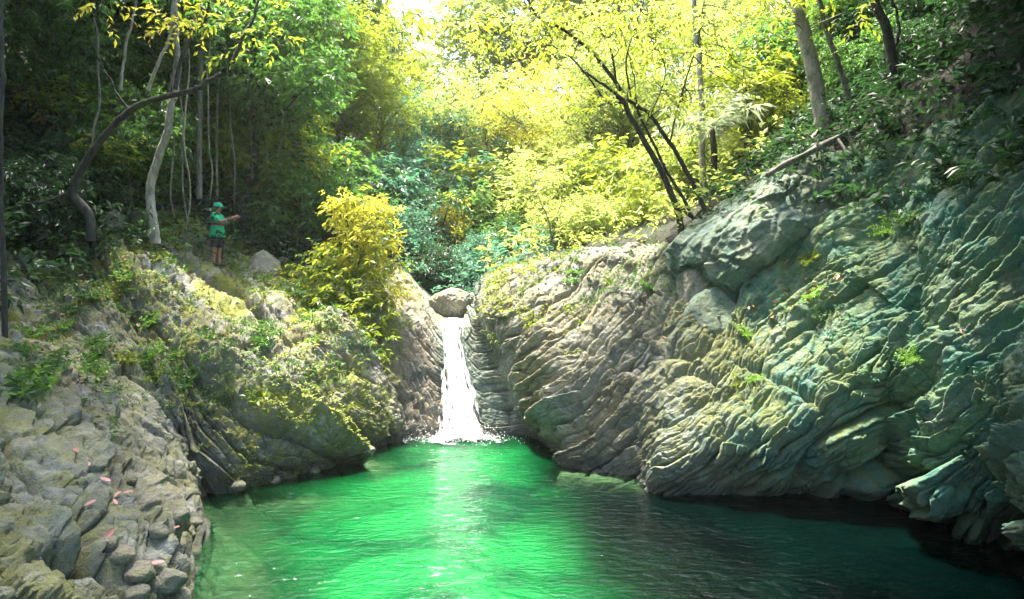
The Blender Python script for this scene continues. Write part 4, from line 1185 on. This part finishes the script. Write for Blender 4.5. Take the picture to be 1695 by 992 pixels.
limb_tree('yellow_bush', (575, 560, 15.8), [([(575, 570, 15.8), (580, 500, 16.2), (595, 420, 16.5), (603, 340, 16.6)], .045, .015), ([(565, 570, 15.8), (545, 500, 16.2), (535, 440, 16.4)], .035, .015), ([(585, 570, 15.8), (610, 510, 16.0), (632, 450, 16.4), (628, 370, 16.6)], .035, .012), ([(560, 570, 15.8), (515, 530, 15.8), (480, 495, 16)], .03, .012)],
          yc, 'gold', 'grey', 'tall glowing yellow bush on the left lip of the fall', .165, 21, 7, .55, .4, .75, cat='bush', width=.40, second='lime')

# palm with bleached fronds on the crest
def frond_mesh(name, n, l, m, size, width, rise, seed, droop=.3, spread=1.1, sag=1.0):
    r = np.random.default_rng(seed)
    a = np.linspace(0, 2 * np.pi, n, endpoint=False) + r.normal(size=n) * .2
    d = unit(np.stack([np.cos(a), np.sin(a), np.full(n, rise) + r.normal(size=n) * .25], -1))
    return cloud_mesh(name, [leaf_cloud(np.zeros((n, 3)), d, l * r.uniform(.75, 1.15, n), m, size, width, droop, seed, spread)])


LM['sunlit'] = leaf_material('sunlit_palm_leaves', (.16, .22, .10), (.42, .46, .33), (.62, .64, .52), (.6, .7, .4), .4)  # sunlight on the fronds is put into their pale colour
def palm(px, py, Y, h, s, leaf, label, seed):
    b0 = at(px, py, Y)
    e = empty('palm', b0); tag(e, label, 'palm')
    w = Wood(); w.add(smooth_path([(0, 0, -.6), (.03, 0, h * .5), (0, .05, h)], 16), np.linspace(.09, .06, 16), 9, .08)
    link('trunk', w.mesh('trunk'), BARK['dark'], e)
    c = link('crown', frond_mesh('crown', 9, 1.5 * s, 44, .42 * s, .11, .55, seed, .5, 1.0), LM[leaf], e)
    c.location = (0, 0, h)
palm(1180, 300, 15.8, 1.2, 1.0, 'sunlit', 'palm with pale bleached fronds behind the leaning stems', 3)
palm(1238, 205, 16.2, .9, .9, 'lime', 'green palm on the crest right of the bleached palm', 4)

# ------------------------------------------------------------------ ferns and strap leaved plants
FERN = frond_mesh('leaves', 11, .42, 26, .10, .34, .75, 5)
STRAP = frond_mesh('leaves', 26, .10, 2, .55, .09, .9, 6, .55, .25)
HERB = frond_mesh('leaves', 13, .22, 7, .085, .5, .8, 8, .3, .9)


def plant(kind, px, py, s, leaf, label, up=.05, group=None):
    h, n = hit(px, py)
    if h is None: return
    me = {'fern': FERN, 'strap_plant': STRAP, 'herb': HERB}[kind]
    o = link(kind, me, LM[leaf])
    o.location = tuple(h + n * up)
    q = Vector(unit(n * .55 + np.array([0, 0, .6]))).to_track_quat('Z', 'Y')
    o.rotation_mode = 'QUATERNION'
    from mathutils import Quaternion
    o.rotation_quaternion = q @ Quaternion((0, 0, 1), px * .37 % 6.28)
    o.scale = (s, s, s)
    tag(o, label, 'fern' if kind == 'fern' else 'plant', group)


for k, (px, py, s, lf, lab) in enumerate([
    (1478, 382, .8, 'frond', 'wide bright fern below the mossy ridge of the right rock face'), (1505, 365, .7, 'green', 'dull fern just above the wide bright fern'), (1352, 492, .6, 'frond', 'bright fern right of the huge boulder foot'),
    (1360, 520, .5, 'green', 'small fern hanging under the one right of the boulder foot'), (1228, 552, .5, 'frond', 'bright round fern in the crack below the huge boulder'), (1250, 633, .42, 'frond', 'little fern low on the right bank above the pool'),
    (1222, 632, .4, 'lime', 'yellowish little fern low on the right bank'), (1590, 300, .6, 'green', 'fern high on the right rock face'), (1680, 278, .7, 'green', 'fern at the far right edge of the rock face'),
    (1655, 150, .5, 'teal', 'blue green fern near the upper right corner'), (1600, 125, .5, 'teal', 'blue green fern under the dark upper right corner'), (1345, 428, .5, 'lime', 'yellowish fern against the right side of the huge boulder'),
    (1510, 590, .45, 'frond', 'small fern in the middle of the striped right rock'), (1450, 290, .5, 'teal', 'fern under the mossy log'), (1545, 250, .5, 'teal', 'fern right of the mossy log end')]):
    plant('fern', px, py, s, lf, lab)
for k, (px, py, s, lf, lab) in enumerate([
    (105, 105, 1.0, 'frond', 'bright strap leaved plant highest on the left slope'), (135, 160, 1.2, 'frond', 'large strap leaved plant left of the black limb'), (195, 175, 1.0, 'lime', 'strap leaved plant where the black limb bends'),
    (222, 200, .9, 'lime', 'yellowish strap leaved plant under the black limb'), (360, 95, 1.0, 'frond', 'strap leaved plant perched near the tip of the black limb'), (255, 182, .8, 'frond', 'strap leaved plant right under the black limb')]):
    plant('strap_plant', px, py, s, lf, lab, .1)
r_ = np.random.default_rng(5)
for k, (px, py, lf, lab) in enumerate([
    (62, 378 + 260, 'frond', 'bright herb on the near left slope'), (35, 655, 'green', 'dark leaved herb at the edge of the near left slope'), (255, 585, 'frond', 'bright green herb in the middle of the left bank'), (120, 520, 'green', 'herb on the upper left bank below the stump'),
    (280, 400, 'frond', 'leafy herb on the path behind the person'), (340, 560, 'green', 'herb in the crack of the left bank'), (440, 575, 'teal', 'dark herb below the yellow bush'), (520, 565, 'frond', 'fresh green herb at the foot of the yellow bush'),
    (865, 485, 'lime', 'herb hanging over the right lip of the fall'), (960, 455, 'green', 'herb on the pale crest of the right bank'), (945, 470, 'green', 'second herb on the pale crest below the slender sapling'), (1010, 470, 'lime', 'yellowish herb in the hollow of the right bank'), (1075, 480, 'green', 'grassy herb left of the huge boulder'),
    (300, 640, 'green', 'herb over the dark hollow of the left bank'), (430, 660, 'lime', 'mossy herb above the left water line'), (60, 560, 'frond', 'small herb beside the slim black trunk')]):
    plant('herb', px, py, r_.uniform(.8, 1.4), lf, lab, .02)


for k in range(34):
    px = r_.uniform(30, 600); py = r_.uniform(430 + .12 * max(0, px - 250), 650 - .05 * px)
    h_, n_ = hit(px, py)
    if h_ is None or abs(px - 575) < 45 or abs(px - 370) < 60: continue
    plant('fern' if k % 2 else 'herb', px, py, r_.uniform(.55, 1.1) * (1 if k % 2 else 1.3), ('frond', 'green', 'lime', 'green')[k % 4], 'small green plant rooted in a crack of the mossy left bank', .02, 'small plants on the left bank')

# ------------------------------------------------------------------ undergrowth nobody could count
def scatter(sel, dens, length, m, size, leaf, name, label, seed, lift=.1, droop=.4, thr=None, width=.42, nscale=1.4):
    """short twigs on bank faces selected by sel; thr: keep only inside noise patches"""
    r = np.random.default_rng(seed)
    f = F[sel].reshape(-1, 4)
    a, b_, c, d_ = (PD[f[:, k]] for k in range(4))
    area = .5 * np.linalg.norm(np.cross(c - a, d_ - b_), axis=1)
    n = int(area.sum() * dens)
    pick = r.choice(len(f), n, p=area / area.sum())
    u = r.random((n, 1)); v = r.random((n, 1))
    p = (a[pick] * (1 - u) + b_[pick] * u) * (1 - v) + (d_[pick] * (1 - u) + c[pick] * u) * v
    nn = unit(np.cross(b_ - a, d_ - a))[pick]
    nn *= np.sign(np.einsum('ij,j->i', nn, [0, -.4, 1.0]))[:, None] + 1e-6
    if thr is not None:
        k = fbm(p, nscale, 4, seed + 40) > thr
        p, nn = p[k], nn[k]
    d = unit(nn * .7 + r.normal(size=p.shape) * .55 + np.array([0, 0, .35]))
    p = p + nn * lift * r.random((len(p), 1))
    o = link(name, cloud_mesh(name, [leaf_cloud(p, d, length * r.uniform(.5, 1.4, len(p)), m, size, width, droop, seed)]), LM[leaf])
    return tag(o, label, 'undergrowth', kind='stuff')


inV = lambda a, b_: (VF > a) & (VF < b_)
inU = lambda a, b_: (UF > a) & (UF < b_)
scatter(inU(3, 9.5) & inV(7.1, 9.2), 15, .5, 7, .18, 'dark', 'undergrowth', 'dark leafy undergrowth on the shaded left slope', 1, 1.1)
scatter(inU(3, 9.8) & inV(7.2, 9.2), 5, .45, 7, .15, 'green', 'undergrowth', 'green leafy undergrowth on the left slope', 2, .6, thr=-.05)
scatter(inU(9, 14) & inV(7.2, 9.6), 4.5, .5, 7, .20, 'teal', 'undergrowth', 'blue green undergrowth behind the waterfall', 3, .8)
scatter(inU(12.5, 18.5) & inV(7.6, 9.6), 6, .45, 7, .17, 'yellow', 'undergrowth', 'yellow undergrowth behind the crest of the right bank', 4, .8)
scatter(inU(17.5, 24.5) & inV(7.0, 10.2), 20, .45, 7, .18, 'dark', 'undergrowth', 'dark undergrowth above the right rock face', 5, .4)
scatter(inU(3, 9.3) & inV(5.0, 7.3), 60, .16, 5, .075, 'green', 'ground_cover', 'small green plants creeping over the left bank', 6, .05, thr=.0)
scatter(inU(5.5, 9.6) & inV(4.2, 7.3), 45, .15, 5, .07, 'yellow', 'ground_cover', 'yellow green moss plants in patches on the left bank', 7, .04, thr=.05)
scatter(inU(5.2, 9.2) & inV(3.15, 5.2), 130, .07, 5, .045, 'yellow', 'ground_cover', 'hanging moss on the overhang left of the pool', 8, .02, thr=-.05, nscale=.9)
scatter(inU(13.2, 15.3) & inV(5.3, 7.6), 90, .16, 5, .075, 'lime', 'ground_cover', 'green plants draped over the right lip of the fall', 9, .05, thr=.06, nscale=.9)
scatter(inU(15, 18) & inV(6.2, 7.8), 60, .16, 5, .075, 'green', 'ground_cover', 'plants in the hollow of the right bank left of the huge boulder', 10, .05, thr=.08, nscale=.9)
scatter(inU(18, 22.5) & inV(4.5, 7.4), 26, .12, 5, .065, 'teal', 'ground_cover', 'blue green creepers clinging to the right rock face', 11, .03, thr=.2, nscale=1.1)
scatter(inU(3, 9.3) & inV(5.6, 7.6), 14, .02, 1, .11, 'brown', 'leaf_litter', 'brown fallen leaves on the left bank', 12, .03, width=.6)
scatter(inU(14, 19) & inV(6, 7.8), 16, .02, 1, .11, 'brown', 'leaf_litter', 'brown fallen leaves on the right bank', 13, .03, width=.6)

# pink fallen leaves in the gully
leafV = np.array([[0, 0, 0], [.35, .22, .05], [.75, .20, .03], [1, 0, -.04], [.75, -.20, .03], [.35, -.22, .05], [.5, 0, -.01]]) - np.array([.5, 0, 0])
leafF = np.array([[0, 1, 6], [1, 2, 6], [2, 3, 6], [3, 4, 6], [4, 5, 6], [5, 0, 6]])
LEAF = mesh_data('fallen_leaf', leafV, leafF[:, ::-1], True, {'tone': np.array([.5, .4, .6, .5, .7, .5, .3])})
for k, (px, py, s, lab) in enumerate([(258, 936, .24, 'largest pink fallen leaf beside the grey stone'), (226, 920, .14, 'small pink fallen leaf just left of the largest one'), (178, 886, .2, 'pink fallen leaf flat in the lower gully'),
    (174, 798, .2, 'pink fallen leaf highest in the pink cluster of the gully'), (196, 822, .16, 'pink fallen leaf in the middle of the gully'), (212, 818, .15, 'pale pink fallen leaf right of the gully cluster'), (190, 834, .14, 'pink fallen leaf lowest in the gully cluster'),
    (150, 836, .17, 'lone pink fallen leaf left of the gully cluster'), (128, 748, .16, 'lone pink fallen leaf high up the gully'), (146, 772, .1, 'tiny pink fallen leaf near the top of the gully'), (290, 876, .1, 'tiny pink fallen leaf near the shallows'),
    (395, 540, .14, 'pink fallen leaf high on the left bank'), (1498, 285 + 20, .16, 'pale pink fallen leaf on the right rock face'), (1100, 560, .14, 'pink fallen leaf on the right bank'), (1588, 550, .12, 'reddish fallen leaf on the striped right rock')]):
    h, n = hit(px, py)
    o = link('fallen_leaf', LEAF, LM['pink'])
    o.location = tuple(h + n * .03)
    o.rotation_mode = 'QUATERNION'
    from mathutils import Quaternion
    o.rotation_quaternion = Vector(unit(n + np.array([0, -.3, .5]))).to_track_quat('Z', 'Y') @ Quaternion((0, 0, 1), k * 1.9)
    o.scale = (s * .62, s * .5, s * .62)
    tag(o, lab, 'leaf', 'pink fallen leaves')

# mossy log along the top of the huge boulder
w = Wood()
lp = [at(1425, 208, 12.3), at(1385, 228, 12.1), at(1340, 252, 11.95), at(1300, 272, 11.9), at(1270, 290, 12.0)]
b0 = lp[2]
w.add(smooth_path(np.array(lp) - b0, 40),   .055 * (1 + .18 * np.sin(np.linspace(0, 19, 40))), 10, .1)
w.add(smooth_path([lp[1] - b0, at(1400, 250, 11.8) - b0, at(1405, 268, 11.8) - b0], 12), np.linspace(.03, .012, 12), 7)
o = link('log', w.mesh('log'), BARK['grey']); o.location = tuple(b0)
tag(o, 'fallen mossy log lying along the top of the huge boulder', 'log')

# hanging roots and vines on the left slope
for k, (px, y0, y1, Y) in enumerate([(345, 150, 330, 17), (372, 180, 340, 18), (300, 230, 400, 15.5), (312, 200, 380, 15.8), (410, 160, 300, 19), (155, 150, 240, 12.9), (438, 200, 300, 20), (285, 240, 360, 15.2)]):
    r = np.random.default_rng(k + 200)
    a, b_ = at(px, y0 - 120, Y), at(px + r.normal() * 8, y1, Y)
    pts = smooth_path(crooked(a, b_, 8, .012, r), 40)
    w = Wood(); w.add(pts - b_, np.full(40, .014 + .006 * r.random()), 6)
    o = link('hanging_root', w.mesh('hanging_root'), BARK['grey'] if k % 3 else BARK['pale']); o.location = tuple(b_)
    tag(o, 'thin bare root hanging down the shaded left slope', 'root', 'hanging roots on the left slope')

# ------------------------------------------------------------------ damp air in the valley
HZ = [(-70, -30, -4.5), (70, -30, -4.5), (70, 110, -4.5), (-70, 110, -4.5), (-70, -30, 45), (70, -30, 45), (70, 110, 45), (-70, 110, 45)]
hm = bpy.data.materials.new('damp_air'); hm.use_nodes = True
ht = hm.node_tree; ht.nodes.clear()
ho = ht.nodes.new('ShaderNodeOutputMaterial'); hv = ht.nodes.new('ShaderNodeVolumePrincipled')
hv.inputs['Color'].default_value = (.95, 1.0, .93, 1); hv.inputs['Density'].default_value = .00045; hv.inputs['Anisotropy'].default_value = .25
ht.links.new(hv.outputs[0], ho.inputs['Volume'])
tag(link('haze', mesh_data('haze', HZ, [(0, 3, 2, 1), (4, 5, 6, 7), (0, 1, 5, 4), (1, 2, 6, 5), (2, 3, 7, 6), (3, 0, 4, 7)], False), hm), 'pale damp haze hanging in the valley', 'haze', kind='stuff')
# ------------------------------------------------------------------ the person on the ledge, facing the fall, both hands held up in front
def plain(name, c, rough=.7):
    m, nt, b = new_mat(name)
    nt.links.new(mix(nt, noise(nt, 30, 4, .6, nd(nt, 'ShaderNodeTexCoord').outputs['Object']), tuple(x * .75 for x in c), tuple(min(1, x * 1.2) for x in c)), b.inputs['Base Color'])
    b.inputs['Roughness'].default_value = rough
    return m


SKIN = plain('skin', (.36, .17, .12), .5)
SHIRT = plain('green_cloth', (.01, .42, .20)); CAPM = plain('green_cap_cloth', (.01, .36, .22)); BAND = plain('maroon_cloth', (.20, .02, .07)); SHORTS = plain('black_cloth', (.012, .014, .02)); HAIR = plain('dark_hair', (.02, .012, .015)); SHOE = plain('dark_shoe', (.06, .03, .03))
vs, es, rs = [], [], []
def vert(p, r, par=None):
    vs.append(p); rs.append(r)
    if par is not None: es.append((par, len(vs) - 1))
    return len(vs) - 1
pel = vert((0, 0, .86), (.13, .11))
sp = vert((0, 0, 1.04), (.125, .10), pel); ch = vert((.0, 0, 1.24), (.14, .11), sp); nk0 = vert((.0, 0, 1.36), (.07, .07), ch)
nk = vert((.015, 0, 1.41), (.048, .05), nk0); h1 = vert((.03, 0, 1.48), (.07, .075), nk); h2 = vert((.03, 0, 1.56), (.085, .088), h1); h3 = vert((.02, 0, 1.62), (.055, .06), h2)
nose = vert((.118, 0, 1.525), (.012, .012), h2)
for s in (-1, 1):
    shd = vert((0, .17 * s, 1.315), (.058, .058), ch); el = vert((.16, .22 * s, 1.14), (.043, .043), shd); wr = vert((.40, .11 * s, 1.27), (.028, .028), el)
    pm = vert((.455, .075 * s, 1.30), (.030, .018), wr)
    for q, (dz, dl) in enumerate([(.024, .05), (.009, .058), (-.007, .054), (-.022, .042)]):
        f1 = vert((.455 + dl * .75, (.066 - .006 * q) * s, 1.305 + dz), (.0085, .0085), pm); vert((.455 + dl * 1.15, (.040) * s, 1.31 + dz), (.007, .007), f1)
    t1 = vert((.445, .045 * s, 1.33), (.010, .010), pm); vert((.465, .025 * s, 1.353), (.008, .008), t1)
    hp = vert((0, .09 * s, .80), (.085, .09), pel); kn = vert((.03 * s, .10 * s, .46), (.056, .058), hp); cf = vert((.02 * s - .015, .10 * s, .32), (.052, .05), kn); an = vert((.0 + .03 * s, .10 * s, .08), (.035, .035), cf)
    vert((.03 * s + .11, .105 * s, .035), (.035, .025), an)
me = bpy.data.meshes.new('person')
me.from_pydata(vs, es, [])
body = bpy.data.objects.new('person', me); col.objects.link(body)
md = body.modifiers.new('skin', 'SKIN'); md.use_smooth_shade = True
for k, (a, b_) in enumerate(rs): me.skin_vertices[0].data[k].radius = (a, b_)
me.skin_vertices[0].data[0].use_root = True
sd = body.modifiers.new('subsurf', 'SUBSURF'); sd.levels = 1; sd.render_levels = 2
me.materials.append(SKIN)


def loft(rings, seg=28):
    """rings of (cx, cy, z, rx, ry)"""
    th = np.linspace(0, 2 * np.pi, seg, endpoint=False)
    rings = smooth_path(rings, len(rings) * 6)
    V = np.stack([np.stack([c[0] + c[3] * np.cos(th), c[1] + c[4] * np.sin(th), np.full(seg, c[2]) + .006 * np.sin(th * 5 + c[2] * 20)], -1) for c in rings])
    V[..., 0] += .008 * np.sin(th * 7)[None, :] ; n = len(rings)
    V = V.reshape(-1, 3)
    i = np.arange(n - 1)[:, None] * seg; j = np.arange(seg)[None, :]; j2 = (j + 1) % seg
    return V, np.stack([i + j, i + j2, i + seg + j2, i + seg + j], -1).reshape(-1, 4)


def tri(F): return np.vstack([F[:, [0, 1, 2]], F[:, [0, 2, 3]]])
V, F_ = loft([(0, 0, .76, .165, .20), (0, 0, .90, .16, .195), (0, 0, 1.06, .145, .18), (0, 0, 1.24, .155, .195), (0, 0, 1.33, .125, .18), (.005, 0, 1.385, .075, .085)])
Ts = [tri(F_)]; Vs = [V]; n0 = len(V)
for s in (-1, 1):
    v, f, f2 = tube(smooth_path([(0, .13 * s, 1.325), (.01, .185 * s, 1.29), (.08, .213 * s, 1.20), (.125, .22 * s, 1.155)], 14), np.linspace(.085, .068, 14), 14)
    Vs.append(v); Ts.append(tri(f) + n0); n0 += len(v)
link('shirt', mesh_data('shirt', np.vstack(Vs), np.vstack(Ts)), SHIRT, body)
V, F_ = loft([(0, 0, 1.055, .158, .19), (0, 0, 1.085, .162, .194), (0, 0, 1.12, .160, .195)])
link('waist_strap', mesh_data('waist_strap', V, F_), BAND, body)
V, F_ = loft([(0, 0, .92, .13, .165), (0, 0, .80, .155, .185), (0, 0, .76, .15, .185)])
Vs, Ts, n0 = [V], [tri(F_)], len(V)
for s in (-1, 1):
    v, f, f2 = tube(smooth_path([(0, .085 * s, .82), (.015 * s, .095 * s, .66), (.028 * s, .10 * s, .50)], 12), np.linspace(.105, .088, 12), 14)
    Vs.append(v); Ts.append(tri(f) + n0); n0 += len(v)
link('shorts', mesh_data('shorts', np.vstack(Vs), np.vstack(Ts)), SHORTS, body)
V, F_ = loft([(.022, 0, 1.555, .106, .104), (.02, 0, 1.60, .103, .10), (.015, 0, 1.645, .075, .074), (.012, 0, 1.665, .01, .01)])
Vs, Ts, n0 = [V], [tri(F_)], len(V)
a = np.linspace(-1.1, 1.1, 15); vz = []
for r in np.linspace(.09, .20, 6): vz += [(.022 + r * math.cos(q) * (1 if r < .1 else 1.0), .85 * r * math.sin(q) if r > .1 else r * math.sin(q), 1.57 - .25 * (r - .09) ** 1.3 - .02 * q * q) for q in a]
vz = np.array(vz); ii = np.arange(90).reshape(6, 15); f = np.stack([ii[:-1, :-1], ii[1:, :-1], ii[1:, 1:], ii[:-1, 1:]], -1).reshape(-1, 4)
lo = vz - np.array([0, 0, .006])
Vs += [vz, lo]; Ts += [tri(f) + n0, tri(f)[:, ::-1] + n0 + 90]
link('cap', mesh_data('cap', np.vstack(Vs), np.vstack(Ts)), CAPM, body)
V, F_ = loft([(-.03, 0, 1.43, .05, .06), (-.025, 0, 1.47, .082, .088), (-.01, 0, 1.53, .092, .098), (.0, 0, 1.575, .09, .098)])
link('hair', mesh_data('hair', V, F_), HAIR, body)
for s in (-1, 1):
    v, f, f2 = tube(smooth_path([(.03 * s - .06, .10 * s, .04), (.03 * s, .10 * s, .06), (.03 * s + .09, .104 * s, .045), (.03 * s + .16, .106 * s, .03)], 12), np.array([.035, .045, .05, .05, .05, .048, .046, .045, .043, .04, .035, .02]), 12)
    link('shoe', mesh_data('shoe', v, np.vstack([tri(f), f2])), SHOE, body)
    eye = boulder_mesh('eye', (.009, .009, .009), 1, rough=0, cuts=0, res=8)
    o = link('eye', eye, HAIR, body); o.location = (.113, .034 * s, 1.55)
h, n = hit(356, 441)
body.location = tuple(h + np.array([0, .1, -.01]))
body.rotation_euler = (0, 0, R(4))
k_ = 107 / FPX * h[1] / 1.665
body.scale = (k_ * 1.12, k_ * 1.12, k_)
tag(body, 'person in green cap and shirt standing on the left ledge, hands raised in front', 'person')
